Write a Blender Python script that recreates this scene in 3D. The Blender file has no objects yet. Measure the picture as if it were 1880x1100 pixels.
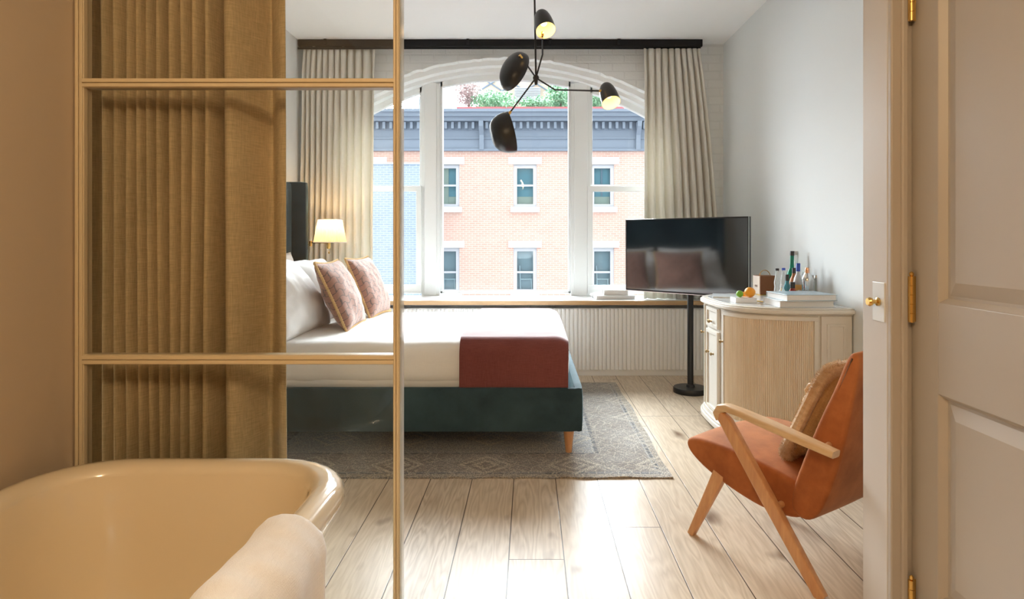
import bpy, bmesh, math, random
from mathutils import Vector, Matrix, noise as mnoise
PI = math.pi
F = 1130.0                      # focal length in pixels of the 1880 wide frame
VX, VY, CH = 972.0, 440.0, 1.18  # vanishing point and camera height
scene = bpy.context.scene
COL = scene.collection
rnd = random.Random(7)

def W(x, y, d):
    """the point seen at pixel (x, y) at depth d"""
    return Vector(((x - VX) * d / F, d, CH - (y - VY) * d / F))
def WX(x, d): return (x - VX) * d / F
def WZ(y, d): return CH - (y - VY) * d / F

# ------------------------------------------------------------------ materials
class NT:
    def __init__(s, name):
        m = bpy.data.materials.new(name); m.use_nodes = True
        s.m = m; s.t = m.node_tree; s.t.nodes.clear()
        s.out = s.t.nodes.new('ShaderNodeOutputMaterial')
    def n(s, typ, **kw):
        nd = s.t.nodes.new(typ)
        for k, v in kw.items(): setattr(nd, k, v)
        return nd
    def l(s, a, b): s.t.links.new(a, b)
    def val(s, sock, v):
        if hasattr(v, 'is_output'): s.l(v, sock)
        else:
            if isinstance(v, (tuple, list)) and len(v) == 3 and sock.type == 'RGBA': v = (*v, 1)
            sock.default_value = v
    def math(s, op, a, b=None, c=None):
        nd = s.n('ShaderNodeMath', operation=op)
        for i, v in enumerate((a, b, c)):
            if v is not None: s.val(nd.inputs[i], v)
        return nd.outputs[0]
    def mix(s, f, a, b, mode='MIX'):
        nd = s.n('ShaderNodeMix', data_type='RGBA', blend_type=mode)
        s.val(nd.inputs[0], f); s.val(nd.inputs[6], a); s.val(nd.inputs[7], b)
        return nd.outputs[2]
    def coord(s, which='Object'):
        return s.n('ShaderNodeTexCoord').outputs[which]
    def mapping(s, v, scale=(1, 1, 1), loc=(0, 0, 0), rot=(0, 0, 0)):
        nd = s.n('ShaderNodeMapping'); s.l(v, nd.inputs[0])
        nd.inputs[1].default_value = loc; nd.inputs[2].default_value = rot; nd.inputs[3].default_value = scale
        return nd.outputs[0]
    def noise(s, v, scale=5, detail=3, rough=.5, out='Fac'):
        nd = s.n('ShaderNodeTexNoise'); s.l(v, nd.inputs['Vector'])
        nd.inputs['Scale'].default_value = scale; nd.inputs['Detail'].default_value = detail
        nd.inputs['Roughness'].default_value = rough
        return nd.outputs[out]
    def ramp(s, f, stops):
        nd = s.n('ShaderNodeValToRGB'); s.val(nd.inputs[0], f)
        e = nd.color_ramp.elements
        while len(e) < len(stops): e.new(.5)
        for k, (p, c) in enumerate(stops):
            e[k].position = p; e[k].color = (*c, 1) if len(c) == 3 else c
        return nd.outputs[0]
    def sep(s, v):
        nd = s.n('ShaderNodeSeparateXYZ'); s.l(v, nd.inputs[0]); return nd.outputs
    def comb(s, x, y, z):
        nd = s.n('ShaderNodeCombineXYZ')
        for i, v in enumerate((x, y, z)): s.val(nd.inputs[i], v)
        return nd.outputs[0]
    def bump(s, h, strength=.2, dist=.01):
        nd = s.n('ShaderNodeBump'); s.l(h, nd.inputs['Height'])
        nd.inputs['Strength'].default_value = strength; nd.inputs['Distance'].default_value = dist
        return nd.outputs[0]
    def bsdf(s, base=(.8, .8, .8), rough=.5, metal=0, normal=None, link=True, **kw):
        b = s.n('ShaderNodeBsdfPrincipled')
        s.val(b.inputs['Base Color'], base); s.val(b.inputs['Roughness'], rough); s.val(b.inputs['Metallic'], metal)
        if normal is not None: s.l(normal, b.inputs['Normal'])
        for k, v in kw.items(): s.val(b.inputs[k.replace('_', ' ')], v)
        if link: s.l(b.outputs[0], s.out.inputs[0])
        return b

def paint(name, c, rough=.5, bump=0, bscale=60, var=0, **kw):
    t = NT(name); co = t.coord()
    base = c
    if var:
        n = t.noise(co, 1.7, 4)
        base = t.mix(t.math('MULTIPLY', n, var), c, tuple(v * .72 for v in c))
    nm = None
    if bump: nm = t.bump(t.noise(co, bscale, 3), bump, .004)
    t.bsdf(base, rough, normal=nm, **kw); return t.m
def metal(name, c, rough=.25): 
    t = NT(name); t.bsdf(c, rough, 1); return t.m
def emit(name, c, s):
    t = NT(name); e = t.n('ShaderNodeEmission'); e.inputs[0].default_value = (*c, 1); e.inputs[1].default_value = s
    t.l(e.outputs[0], t.out.inputs[0]); return t.m
def pane_glass(name, tint=(1, 1, 1), ior=1.35, rough=0.0, gl=1.0):
    t = NT(name)
    tr = t.n('ShaderNodeBsdfTransparent'); tr.inputs[0].default_value = (*tint, 1)
    g = t.n('ShaderNodeBsdfGlossy'); g.inputs['Roughness'].default_value = rough; g.inputs[0].default_value = (gl, gl, gl, 1)
    fr = t.n('ShaderNodeFresnel'); fr.inputs[0].default_value = ior
    mx = t.n('ShaderNodeMixShader'); t.l(fr.outputs[0], mx.inputs[0]); t.l(tr.outputs[0], mx.inputs[1]); t.l(g.outputs[0], mx.inputs[2])
    t.l(mx.outputs[0], t.out.inputs[0]); return t.m
def bottle_glass(name, c, alpha=.5):
    """coloured vessel glass: tinted see-through body with gloss"""
    t = NT(name)
    b = t.bsdf(c, .06, link=False)
    tr = t.n('ShaderNodeBsdfTransparent'); tr.inputs[0].default_value = (*[.35 + .65 * v for v in c], 1)
    lw = t.n('ShaderNodeLayerWeight'); lw.inputs[0].default_value = .45
    f = t.math('ADD', t.math('MULTIPLY', lw.outputs['Facing'], .9), alpha); f = t.math('MINIMUM', f, 1)
    mx = t.n('ShaderNodeMixShader'); t.l(f, mx.inputs[0]); t.l(tr.outputs[0], mx.inputs[1]); t.l(b.outputs[0], mx.inputs[2])
    t.l(mx.outputs[0], t.out.inputs[0]); return t.m
def fabric(name, c, c2=None, weave=500, sheen=0, translucent=0, rough=.9, bumpst=.15, sheen_tint=(1, 1, 1), vscale=(1, 1, 1), sheen_rough=.4):
    t = NT(name); co = t.coord(); c2 = c2 or tuple(v * .82 for v in c)
    n1 = t.noise(t.mapping(co, (weave, weave, weave * .06)), 1, 2)
    n2 = t.noise(t.mapping(co, (weave * .06, weave * .06, weave)), 1, 2)
    n3 = t.noise(t.mapping(co, vscale), 3, 4)
    f = t.math('ADD', t.math('MULTIPLY', t.math('ADD', n1, n2), .35), t.math('MULTIPLY', n3, .3))
    base = t.mix(t.ramp(f, [(.38, (0, 0, 0)), (.62, (1, 1, 1))]), c2, c)
    nm = t.bump(f, bumpst, .003)
    b = t.bsdf(base, rough, normal=nm, Sheen_Weight=sheen, Sheen_Roughness=sheen_rough, Sheen_Tint=sheen_tint, link=not translucent)
    b.inputs['Specular IOR Level'].default_value = .2
    if translucent:
        tl = t.n('ShaderNodeBsdfTranslucent'); t.l(base, tl.inputs[0])
        mx = t.n('ShaderNodeMixShader'); mx.inputs[0].default_value = translucent
        t.l(b.outputs[0], mx.inputs[1]); t.l(tl.outputs[0], mx.inputs[2]); t.l(mx.outputs[0], t.out.inputs[0])
    return t.m
def velvet(name, c, c2, sheen=.5, tint=(1, 1, 1), scale=3):
    t = NT(name); co = t.coord()
    n = t.noise(co, scale, 5, .6); m = t.noise(co, 260, 2)
    base = t.mix(t.ramp(n, [(.35, (0, 0, 0)), (.65, (1, 1, 1))]), c2, c)
    b = t.bsdf(base, .75, normal=t.bump(t.math('ADD', m, t.math('MULTIPLY', n, 2)), .12, .004), Sheen_Weight=sheen, Sheen_Roughness=.35, Sheen_Tint=tint)
    b.inputs['Specular IOR Level'].default_value = .15
    return t.m
def wood(name, c, c2, axis=1, scale=9, rough=.4):
    t = NT(name); co = t.coord(); sc = [scale * 6] * 3; sc[axis] = scale * .6
    n = t.noise(t.mapping(co, tuple(sc)), 1, 4, .6)
    base = t.mix(t.ramp(n, [(.35, (0, 0, 0)), (.7, (1, 1, 1))]), c, c2)
    t.bsdf(base, rough, normal=t.bump(n, .08, .002)); return t.m

def floor_mat():
    t = NT('oak_floor'); co = t.coord(); x, y, z = t.sep(co)
    wd = .205
    u = t.math('DIVIDE', t.math('ADD', x, .0765 + 20 * wd), wd)
    idx = t.math('FLOOR', u); fx = t.math('FRACT', u)
    wn = t.n('ShaderNodeTexWhiteNoise', noise_dimensions='1D'); t.l(idx, wn.inputs['W']); r = wn.outputs[0]
    v = t.math('ADD', t.math('DIVIDE', y, 2.3), t.math('MULTIPLY', r, 5.3))
    vi = t.math('FLOOR', v); fy = t.math('FRACT', v)
    wn2 = t.n('ShaderNodeTexWhiteNoise', noise_dimensions='2D'); t.l(t.comb(idx, vi, 0), wn2.inputs['Vector']); r2 = wn2.outputs[0]
    off = t.math('MULTIPLY', r2, 40)
    # cathedral grain: stretched noise turned into rings
    p = t.comb(t.math('ADD', t.math('MULTIPLY', x, 7.0), off), t.math('MULTIPLY', y, .75), off)
    big = t.noise(p, 1.2, 3, .55)
    rings = t.math('ABSOLUTE', t.math('SUBTRACT', t.math('FRACT', t.math('MULTIPLY', big, 14)), .5))
    fine = t.noise(t.comb(t.math('MULTIPLY', x, 120), t.math('MULTIPLY', y, 5), off), 1, 3)
    g = t.math('ADD', t.math('MULTIPLY', rings, .8), t.math('MULTIPLY', fine, .6))
    c = t.mix(t.ramp(g, [(.15, (0, 0, 0)), (.75, (1, 1, 1))]), (.42, .325, .23), (.66, .56, .44))
    c = t.mix(t.math('MULTIPLY', r2, .45), c, (.66, .53, .385))
    kn = t.noise(t.comb(t.math('MULTIPLY', x, 6), t.math('MULTIPLY', y, 3), off), 1, 2)
    c = t.mix(t.ramp(kn, [(.66, (0, 0, 0)), (.78, (1, 1, 1))]), c, (.16, .09, .05))
    gx = t.math('MULTIPLY', t.math('MINIMUM', fx, t.math('SUBTRACT', 1, fx)), wd)
    gy = t.math('MULTIPLY', t.math('MINIMUM', fy, t.math('SUBTRACT', 1, fy)), 2.3)
    gap = t.math('MINIMUM', gx, gy)
    gm = t.ramp(t.math('MULTIPLY', gap, 100), [(.12, (1, 1, 1)), (.26, (0, 0, 0))])
    c = t.mix(gm, c, (.07, .045, .03))
    h = t.math('SUBTRACT', t.math('MULTIPLY', g, .16), gm)
    rg = t.math('ADD', .27, t.math('MULTIPLY', t.noise(co, 9, 4), .05))
    b = t.bsdf(c, rg, normal=t.bump(h, .22, .004))
    b.inputs['Specular IOR Level'].default_value = .11
    b.inputs['Coat Weight'].default_value = .0; b.inputs['Coat Roughness'].default_value = .32
    return t.m

def brick_mat(name, c1, c2, mortar, sx=1, bumpst=.3, axis='xz', rough=.85, msize=.012, bw=.215, rh=.075):
    t = NT(name); x, y, z = t.sep(t.coord())
    bt = t.n('ShaderNodeTexBrick')
    t.l(t.comb(x, z, 0) if axis == 'xz' else t.comb(y, z, 0), bt.inputs['Vector'])
    bt.inputs['Scale'].default_value = 1; bt.inputs['Mortar Size'].default_value = msize
    bt.inputs['Brick Width'].default_value = bw * sx; bt.inputs['Row Height'].default_value = rh * sx
    bt.inputs['Mortar Smooth'].default_value = .4
    for i, c in enumerate((c1, c2, mortar)): bt.inputs[1 + i].default_value = (*c, 1)
    n = t.noise(t.coord(), 3, 4); n2 = t.noise(t.coord(), 60, 3)
    base = t.mix(t.math('MULTIPLY', n, .35), bt.outputs[0], mortar)
    h = t.math('ADD', t.math('MULTIPLY', bt.outputs['Fac'], -1), t.math('MULTIPLY', n2, .5))
    t.bsdf(base, rough, normal=t.bump(h, bumpst, .01)); return t.m

def cushion_mat():
    t = NT('scale_print'); x, y, z = t.sep(t.coord('Generated'))
    u = t.math('MULTIPLY', x, 6.5); v = t.math('MULTIPLY', y, 11.0)
    w = t.math('ADD', v, t.math('MULTIPLY', t.math('SINE', t.math('MULTIPLY', u, 2 * PI)), .22))
    nz = t.noise(t.coord(), 40, 2)
    w = t.math('ADD', w, t.math('MULTIPLY', t.math('SUBTRACT', nz, .5), .3))
    uu = t.math('ADD', u, t.math('MULTIPLY', t.math('SUBTRACT', nz, .5), .25))
    bt = t.n('ShaderNodeTexBrick'); t.l(t.comb(uu, w, 0), bt.inputs['Vector'])
    bt.inputs['Scale'].default_value = 1; bt.inputs['Mortar Size'].default_value = .075; bt.inputs['Mortar Smooth'].default_value = .5
    bt.inputs['Brick Width'].default_value = 1; bt.inputs['Row Height'].default_value = 1
    bt.inputs[1].default_value = (.33, .16, .115, 1); bt.inputs[2].default_value = (.27, .13, .095, 1); bt.inputs[3].default_value = (.07, .05, .05, 1)
    base = t.mix(t.math('MULTIPLY', t.noise(t.coord(), 25, 4), .5), bt.outputs[0], (.38, .23, .175))
    t.bsdf(base, .9, normal=t.bump(t.noise(t.coord(), 300, 2), .15, .003), Sheen_Weight=.3); return t.m

def rug_mat(x0, x1, y0, y1):
    t = NT('faded_rug'); co = t.coord(); x, y, z = t.sep(co)
    dx = t.math('MINIMUM', t.math('SUBTRACT', x, x0), t.math('SUBTRACT', x1, x))
    dy = t.math('MINIMUM', t.math('SUBTRACT', y, y0), t.math('SUBTRACT', y1, y))
    d = t.math('MINIMUM', dx, dy)
    def band(a, b):
        return t.math('MULTIPLY', t.math('GREATER_THAN', d, a), t.math('LESS_THAN', d, b))
    # medallion motifs along the border and a net of lozenges over the field
    def tri(v, p): return t.math('ABSOLUTE', t.math('SUBTRACT', t.math('FRACT', t.math('DIVIDE', v, p)), .5))
    dia = t.math('ADD', tri(x, .46), tri(t.math('SUBTRACT', y, y0 - .045), .43))
    r1 = t.math('LESS_THAN', t.math('ABSOLUTE', t.math('SUBTRACT', dia, .28)), .035)
    r2 = t.math('LESS_THAN', t.math('ABSOLUTE', t.math('SUBTRACT', dia, .13)), .03)
    sm = t.math('ADD', tri(x, .115), tri(y, .115)); r3 = t.math('LESS_THAN', t.math('ABSOLUTE', t.math('SUBTRACT', sm, .42)), .05)
    vor = t.n('ShaderNodeTexVoronoi', feature='DISTANCE_TO_EDGE'); t.l(co, vor.inputs['Vector']); vor.inputs['Scale'].default_value = 16
    vl = t.math('LESS_THAN', vor.outputs[0], .035)
    lines = t.math('MAXIMUM', t.math('MAXIMUM', r1, r2), t.math('MAXIMUM', t.math('MULTIPLY', r3, .55), t.math('MULTIPLY', vl, .8)))
    base = t.mix(band(.07, .33), (.33, .32, .31), (.235, .19, .15))
    base = t.mix(band(.045, .06), base, (.05, .05, .055)); base = t.mix(band(.33, .35), base, (.07, .065, .07))
    base = t.mix(band(.0, .04), base, (.36, .29, .21))
    base = t.mix(t.math('MULTIPLY', lines, .85), base, (.56, .48, .37))
    spk = t.noise(t.mapping(co, (1, .45, 1)), 150, 2, .7); wear = t.noise(co, 4, 5, .65)
    base = t.mix(t.ramp(wear, [(.42, (0, 0, 0)), (.70, (.5, .5, .5))]), base, (.50, .47, .43))
    base = t.mix(t.ramp(spk, [(.44, (.7, .7, .7)), (.54, (0, 0, 0))]), base, (.10, .10, .105))
    b = t.bsdf(base, .9, normal=t.bump(spk, .5, .006), Sheen_Weight=.35, Sheen_Roughness=.4)
    b.inputs['Specular IOR Level'].default_value = .25
    return t.m

M = {}
M['wall'] = paint('wall_paint', (.74, .765, .765), .75, .06, 90)
M['ceil'] = paint('ceiling_paint', (.90, .905, .90), .8)
M['bath'] = paint('bath_plaster', (.60, .49, .365), .7, .12, 40, .25)
M['white'] = paint('window_paint', (.79, .81, .81), .45)
M['brickwhite'] = brick_mat('white_brick', (.82, .83, .82), (.80, .81, .80), (.77, .78, .77), bumpst=.35, msize=.008)
M['archwhite'] = paint('arch_plaster', (.82, .825, .82), .6, .35, 35)
M['floor'] = floor_mat()
M['frame'] = paint('cream_frame', (.66, .55, .37), .4, .05, 60, .3)
M['gapshade'] = paint('gap_shade', (.035, .018, .01), .5)  # near-black brown, painted shade for the gap beside the left stile
M['doorpaint'] = paint('door_paint', (.47, .425, .375), .42, .06, 25)
M['jamb'] = paint('jamb_paint', (.62, .575, .53), .45, .06, 25)
M['brass'] = metal('brass', (.78, .50, .16), .22)
M['oldbrass'] = metal('old_brass', (.42, .29, .14), .3)
M['steel'] = metal('steel', (.70, .70, .69), .18)
M['glass'] = pane_glass('partition_glass', (.985, .985, .975), 1.3)
M['winglass'] = pane_glass('window_glass', (.985, .99, .99), 1.25)
M['linen'] = fabric('olive_linen', (.70, .565, .355), (.46, .37, .225), 420, translucent=.12, bumpst=.35, vscale=(2, 2, .6))
M['drape'] = fabric('cream_drape', (.88, .86, .80), (.83, .805, .74), 400, translucent=.22, bumpst=.15)
M['enamel'] = paint('cream_enamel', (.70, .61, .46), .12, Coat_Weight=.6, Coat_Roughness=.06)
M['towel'] = fabric('white_terry', (.90, .89, .88), (.84, .83, .82), 700, bumpst=.8, sheen=.3)
M['sheet'] = fabric('white_cotton', (.88, .87, .855), (.84, .83, .815), 600, bumpst=.06)
M['velvet'] = velvet('teal_velvet', (.05, .088, .105), (.026, .048, .06), .5, (.5, .72, .8))
M['throw'] = fabric('maroon_wool', (.225, .075, .068), (.17, .05, .046), 380, sheen=1.0, sheen_rough=.3, bumpst=.4)
M['scale'] = cushion_mat()
M['rope'] = fabric('gold_rope', (.72, .50, .25), (.5, .32, .14), 300, bumpst=.4)
M['oak'] = wood('pale_oak', (.60, .38, .19), (.74, .52, .30), 1, 8)
M['legoak'] = wood('leg_oak', (.56, .27, .12), (.68, .38, .18), 2, 8)
M['edgeoak'] = wood('edge_oak', (.58, .36, .17), (.70, .47, .25), 0, 6)
M['rust'] = velvet('rust_velvet', (.46, .155, .05), (.30, .09, .028), .45, (1, .66, .42), 7)
M['fur'] = fabric('gold_faux_fur', (.62, .40, .18), (.48, .29, .12), 220, sheen=.5, bumpst=.6)
M['furtip'] = fabric('pale_fur', (.50, .30, .15), (.72, .56, .38), 60, sheen=.5)
M['black'] = paint('black_metal', (.012, .012, .013), .38)
M['blacktrack'] = paint('black_track', (.010, .010, .011), .85)
M['shadeblack'] = paint('black_lacquer', (.014, .013, .013), .33)
M['shadein'] = paint('shade_inside', (.90, .78, .50), .6)
M['bulb'] = emit('bulb_glow', (1, .66, .27), 3.4)
M['screen'] = paint('tv_screen', (.008, .008, .009), .09, Coat_Weight=1.0, Coat_Roughness=.05, Coat_IOR=1.7)
M['screen'].node_tree.nodes['Principled BSDF'].inputs['Specular IOR Level'].default_value = .9
M['bezel'] = paint('tv_bezel', (.012, .012, .012), .3)
M['cab'] = paint('cabinet_paint', (.78, .73, .65), .5, .12, 40, .5)
M['cabw'] = wood('limed_wood', (.74, .61, .45), (.80, .70, .56), 2, 7, .5)
M['cabtop'] = paint('cabinet_top', (.72, .72, .71), .16)
M['slat'] = paint('slat_paint', (.87, .865, .85), .5)
M['rod'] = M['black']
M['shade'] = fabric('cream_pleat', (.90, .82, .68), (.84, .74, .58), 500, translucent=.55)
M['facade'] = brick_mat('pink_brick', (.72, .42, .33), (.66, .36, .28), (.76, .60, .52), bumpst=.2)
M['bluebrick'] = brick_mat('blue_brick', (.33, .40, .49), (.27, .335, .42), (.46, .52, .59), bumpst=.3, msize=.016)
M['cornice'] = paint('slate_paint', (.22, .26, .32), .55)
M['stone'] = paint('pale_stone', (.80, .80, .82), .7)
M['sashgrey'] = paint('sash_grey', (.60, .60, .63), .5)
M['tealroom'] = paint('teal_room', (.16, .34, .40), .4)
M['greyroom'] = paint('grey_blind', (.42, .45, .48), .6, var=.9)
M['beige'] = paint('beige_blind', (.62, .56, .44), .7)
M['redband'] = paint('red_coping', (.52, .13, .13), .6)
M['peach'] = paint('peach_wall', (.80, .62, .48), .7)
M['leafg'] = paint('leaf_green', (.20, .40, .22), .6, var=.8)
M['leafp'] = paint('leaf_plum', (.45, .33, .31), .6, var=.8)
M['bark'] = paint('bark', (.16, .11, .08), .8)
M['asphalt'] = paint('asphalt', (.16, .16, .17), .9)
M['paper'] = paint('book_paper', (.80, .79, .77), .7, .2, 200)
M['cover'] = paint('book_cover_white', (.76, .79, .80), .25)
M['blucover'] = paint('book_cover_blue', (.42, .52, .58), .2)
M['darkcover'] = paint('book_cover_dark', (.05, .06, .07), .4)
M['leather'] = paint('brown_leather', (.22, .085, .035), .45, .2, 150)
M['creamleather'] = paint('cream_label', (.82, .70, .58), .5)
M['lime'] = paint('lime_peel', (.19, .42, .03), .35, .25, 200)
M['orange'] = paint('orange_peel', (.85, .34, .015), .4, .25, 200)
M['marble'] = paint('white_block', (.84, .84, .83), .25)
M['capblack'] = paint('cap_black', (.02, .02, .022), .35)
M['capblue'] = paint('cap_blue', (.02, .07, .42), .35)
M['capgrey'] = paint('cap_grey', (.62, .62, .61), .4)
M['copper'] = metal('copper', (.80, .44, .27), .2)
M['gclear'] = bottle_glass('clear_glass', (.86, .88, .87), .12)
M['ggreen'] = bottle_glass('green_glass', (.01, .27, .17), .7)
M['gteal'] = bottle_glass('teal_glass', (.10, .36, .44), .55)
M['gred'] = bottle_glass('red_liquor', (.28, .03, .02), .75)
M['gpink'] = bottle_glass('amber_liquor', (.62, .28, .14), .5)
M['gfrost'] = bottle_glass('frosted_glass', (.78, .80, .82), .55)
M['labelor'] = paint('orange_label', (.80, .46, .14), .5)
M['labelwh'] = paint('white_label', (.85, .84, .80), .5)

# ------------------------------------------------------------------ mesh helpers
def finish(bm, name, mat, smooth=35):
    me = bpy.data.meshes.new(name)
    bmesh.ops.recalc_face_normals(bm, faces=bm.faces)
    bm.to_mesh(me); bm.free()
    if mat is not None: me.materials.append(mat)
    if smooth:
        me.polygons.foreach_set('use_smooth', [True] * len(me.polygons))
        me.set_sharp_from_angle(angle=math.radians(smooth))
    return me
def link(name, me):
    o = bpy.data.objects.new(name, me); COL.objects.link(o); return o
def tag(o, label, cat, group=None, kind=None):
    if label: o['label'] = label
    if cat: o['category'] = cat
    if group: o['group'] = group
    if kind: o['kind'] = kind
    return o
def solo(name, bm, mat, label=None, cat=None, group=None, kind=None, smooth=35, bevel=0, base=True):
    me = finish(bm, name, mat, smooth)
    o = link(name, me)
    if base and len(me.vertices):
        xs = [v.co for v in me.vertices]
        c = Vector(((min(p.x for p in xs) + max(p.x for p in xs)) / 2, (min(p.y for p in xs) + max(p.y for p in xs)) / 2, min(p.z for p in xs)))
        me.transform(Matrix.Translation(-c)); o.location = c
    if bevel: bev(o, bevel)
    return tag(o, label, cat, group, kind)
def struct(name, bm, mat, smooth=35, bevel=0):
    o = link(name, finish(bm, name, mat, smooth)); o['kind'] = 'structure'
    if bevel: bev(o, bevel)
    return o
def bev(o, w, seg=2):
    m = o.modifiers.new('bevel', 'BEVEL'); m.width = w; m.segments = seg; m.limit_method = 'ANGLE'; m.angle_limit = math.radians(40)
def thing(name, label, cat, loc, rz=0, group=None):
    o = bpy.data.objects.new(name, None); o.empty_display_size = .1; COL.objects.link(o)
    o.location = loc; o.rotation_euler = (0, 0, rz)
    return tag(o, label, cat, group)
def worldmat(o):
    m = o.matrix_basis.copy()
    while o.parent: o = o.parent; m = o.matrix_basis @ m
    return m
def part(parent, name, bm, mat, smooth=35, bevel=0, local=False, label=None, kind=None):
    me = finish(bm, name, mat, smooth)
    if not local: me.transform(worldmat(parent).inverted())
    o = link(name, me); o.parent = parent
    if bevel: bev(o, bevel)
    if label: o['label'] = label
    if kind: o['kind'] = kind
    return o

def box(bm, x0, x1, y0, y1, z0, z1, mtx=None):
    vs = [bm.verts.new((x, y, z)) for x in (x0, x1) for y in (y0, y1) for z in (z0, z1)]
    for f in ((0, 1, 3, 2), (4, 6, 7, 5), (0, 4, 5, 1), (2, 3, 7, 6), (0, 2, 6, 4), (1, 5, 7, 3)):
        bm.faces.new([vs[i] for i in f])
    if mtx is not None: bmesh.ops.transform(bm, matrix=mtx, verts=vs)
    return vs
def B(*a): bm = bmesh.new(); box(bm, *a); return bm
def grid(bm, fn, nu, nv, closeu=False, closev=False):
    """quads over fn(u, v), u and v in 0..1"""
    rows = []
    for i in range(nu + (0 if closeu else 1)):
        rows.append([bm.verts.new(fn(i / nu, j / nv)) for j in range(nv + (0 if closev else 1))])
    for i in range(nu):
        for j in range(nv):
            a, b = rows[i], rows[(i + 1) % len(rows)]
            j2 = (j + 1) % len(a)
            try: bm.faces.new((a[j], b[j], b[j2], a[j2]))
            except ValueError: pass
    return rows
def lathe(bm, prof, c=(0, 0, 0), seg=24, cap=True, mtx=None):
    c = Vector(c); rows = []
    for r, z in prof:
        rows.append([bm.verts.new(c + Vector((r * math.cos(2 * PI * k / seg), r * math.sin(2 * PI * k / seg), z))) for k in range(seg)])
    for i in range(len(rows) - 1):
        for k in range(seg):
            bm.faces.new((rows[i][k], rows[i][(k + 1) % seg], rows[i + 1][(k + 1) % seg], rows[i + 1][k]))
    if cap: bm.faces.new(rows[0][::-1]); bm.faces.new(rows[-1])
    if mtx is not None: bmesh.ops.transform(bm, matrix=mtx, verts=[v for r in rows for v in r])
def tube(bm, pts, r, seg=10, cap=True):
    pts = [Vector(p) for p in pts]; n = len(pts); rr = r if isinstance(r, (list, tuple)) else [r] * n
    rows = []; prev = None
    for i, p in enumerate(pts):
        d = (pts[min(i + 1, n - 1)] - pts[max(i - 1, 0)]).normalized()
        if prev is None: a = d.orthogonal().normalized()
        else: a = (prev - d * prev.dot(d)).normalized()
        prev = a; b = d.cross(a)
        rows.append([bm.verts.new(p + rr[i] * (a * math.cos(2 * PI * k / seg) + b * math.sin(2 * PI * k / seg))) for k in range(seg)])
    for i in range(n - 1):
        for k in range(seg):
            bm.faces.new((rows[i][k], rows[i][(k + 1) % seg], rows[i + 1][(k + 1) % seg], rows[i + 1][k]))
    if cap: bm.faces.new(rows[0][::-1]); bm.faces.new(rows[-1])
def bar(bm, pts, dims, side, ex=5.0, seg=20):
    """sweep of a rounded-rectangle section; dims = (in-plane width, side width) per point; side = the fixed side axis"""
    pts = [Vector(p) for p in pts]; n = len(pts); side = Vector(side).normalized(); rows = []
    for i, p in enumerate(pts):
        d = (pts[min(i + 1, n - 1)] - pts[max(i - 1, 0)]).normalized(); up = side.cross(d).normalized()
        a, b = dims[i][0] / 2, dims[i][1] / 2; row = []
        for k in range(seg):
            th = 2 * PI * k / seg; c, s = math.cos(th), math.sin(th)
            row.append(bm.verts.new(p + up * (a * math.copysign(abs(c) ** (2 / ex), c)) + side * (b * math.copysign(abs(s) ** (2 / ex), s))))
        rows.append(row)
    for i in range(n - 1):
        for k in range(seg):
            bm.faces.new((rows[i][k], rows[i][(k + 1) % seg], rows[i + 1][(k + 1) % seg], rows[i + 1][k]))
    bm.faces.new(rows[0][::-1]); bm.faces.new(rows[-1])
def nz(p, s, seed=0): return mnoise.noise(Vector(p) * s + Vector((seed * 7.3, seed * 3.1, seed * 1.7)))
def rbox(bm, c, size, r, div=.05, amp=0, nscale=3, seed=0, mtx=None, fn=None):
    """soft rounded box"""
    c = Vector(c); h = Vector(size) / 2; verts = {}
    n = [max(2, int(round(s / div))) for s in size]
    def vert(i, j, k):
        key = (i, j, k)
        if key in verts: return verts[key]
        p = Vector((-h.x + size[0] * i / n[0], -h.y + size[1] * j / n[1], -h.z + size[2] * k / n[2]))
        q = Vector([max(-h[a] + r, min(h[a] - r, p[a])) for a in range(3)]); d = p - q
        if d.length > 1e-9: p = q + d.normalized() * r
        if fn: p = fn(p)
        if amp: p = p + (d.normalized() if d.length > 1e-9 else Vector((0, 0, 1))) * amp * nz(p + c, nscale, seed)
        v = bm.verts.new(p + c); verts[key] = v; return v
    for a in range(3):
        b, e = [(1, 2), (0, 2), (0, 1)][a]
        for side in (0, n[a]):
            for i in range(n[b]):
                for j in range(n[e]):
                    def idx(ii, jj):
                        k = [0, 0, 0]; k[a] = side; k[b] = ii; k[e] = jj; return vert(*k)
                    bm.faces.new((idx(i, j), idx(i + 1, j), idx(i + 1, j + 1), idx(i, j + 1)))
    if mtx is not None: bmesh.ops.transform(bm, matrix=mtx, verts=list(verts.values()))
def pillow_bm(w, h, t, seed=0, wr=.012, n=36, pinch=.07, sag=0):
    """cushion lying in local xy, thickness along z, centred on the origin"""
    bm = bmesh.new()
    def side(sg):
        def f(u, v):
            a, b = 2 * u - 1, 2 * v - 1
            x = w / 2 * a * (1 - pinch * (1 - b * b) * a * a); y = h / 2 * b * (1 - pinch * (1 - a * a) * b * b)
            e = (1 - abs(a) ** 2.6) ** .55 * (1 - abs(b) ** 2.6) ** .55
            z = sg * t / 2 * e
            k = min(1, 4 * e)
            z += wr * k * nz((x, y, sg * .3), 7, seed) + .5 * wr * k * nz((x, y, sg), 19, seed)
            y -= sag * (1 - b) * .5 * e * 0
            return Vector((x, y, z))
        return f
    grid(bm, side(1), n, n); grid(bm, side(-1), n, n)
    bmesh.ops.remove_doubles(bm, verts=bm.verts, dist=.0006)
    return bm
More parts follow.
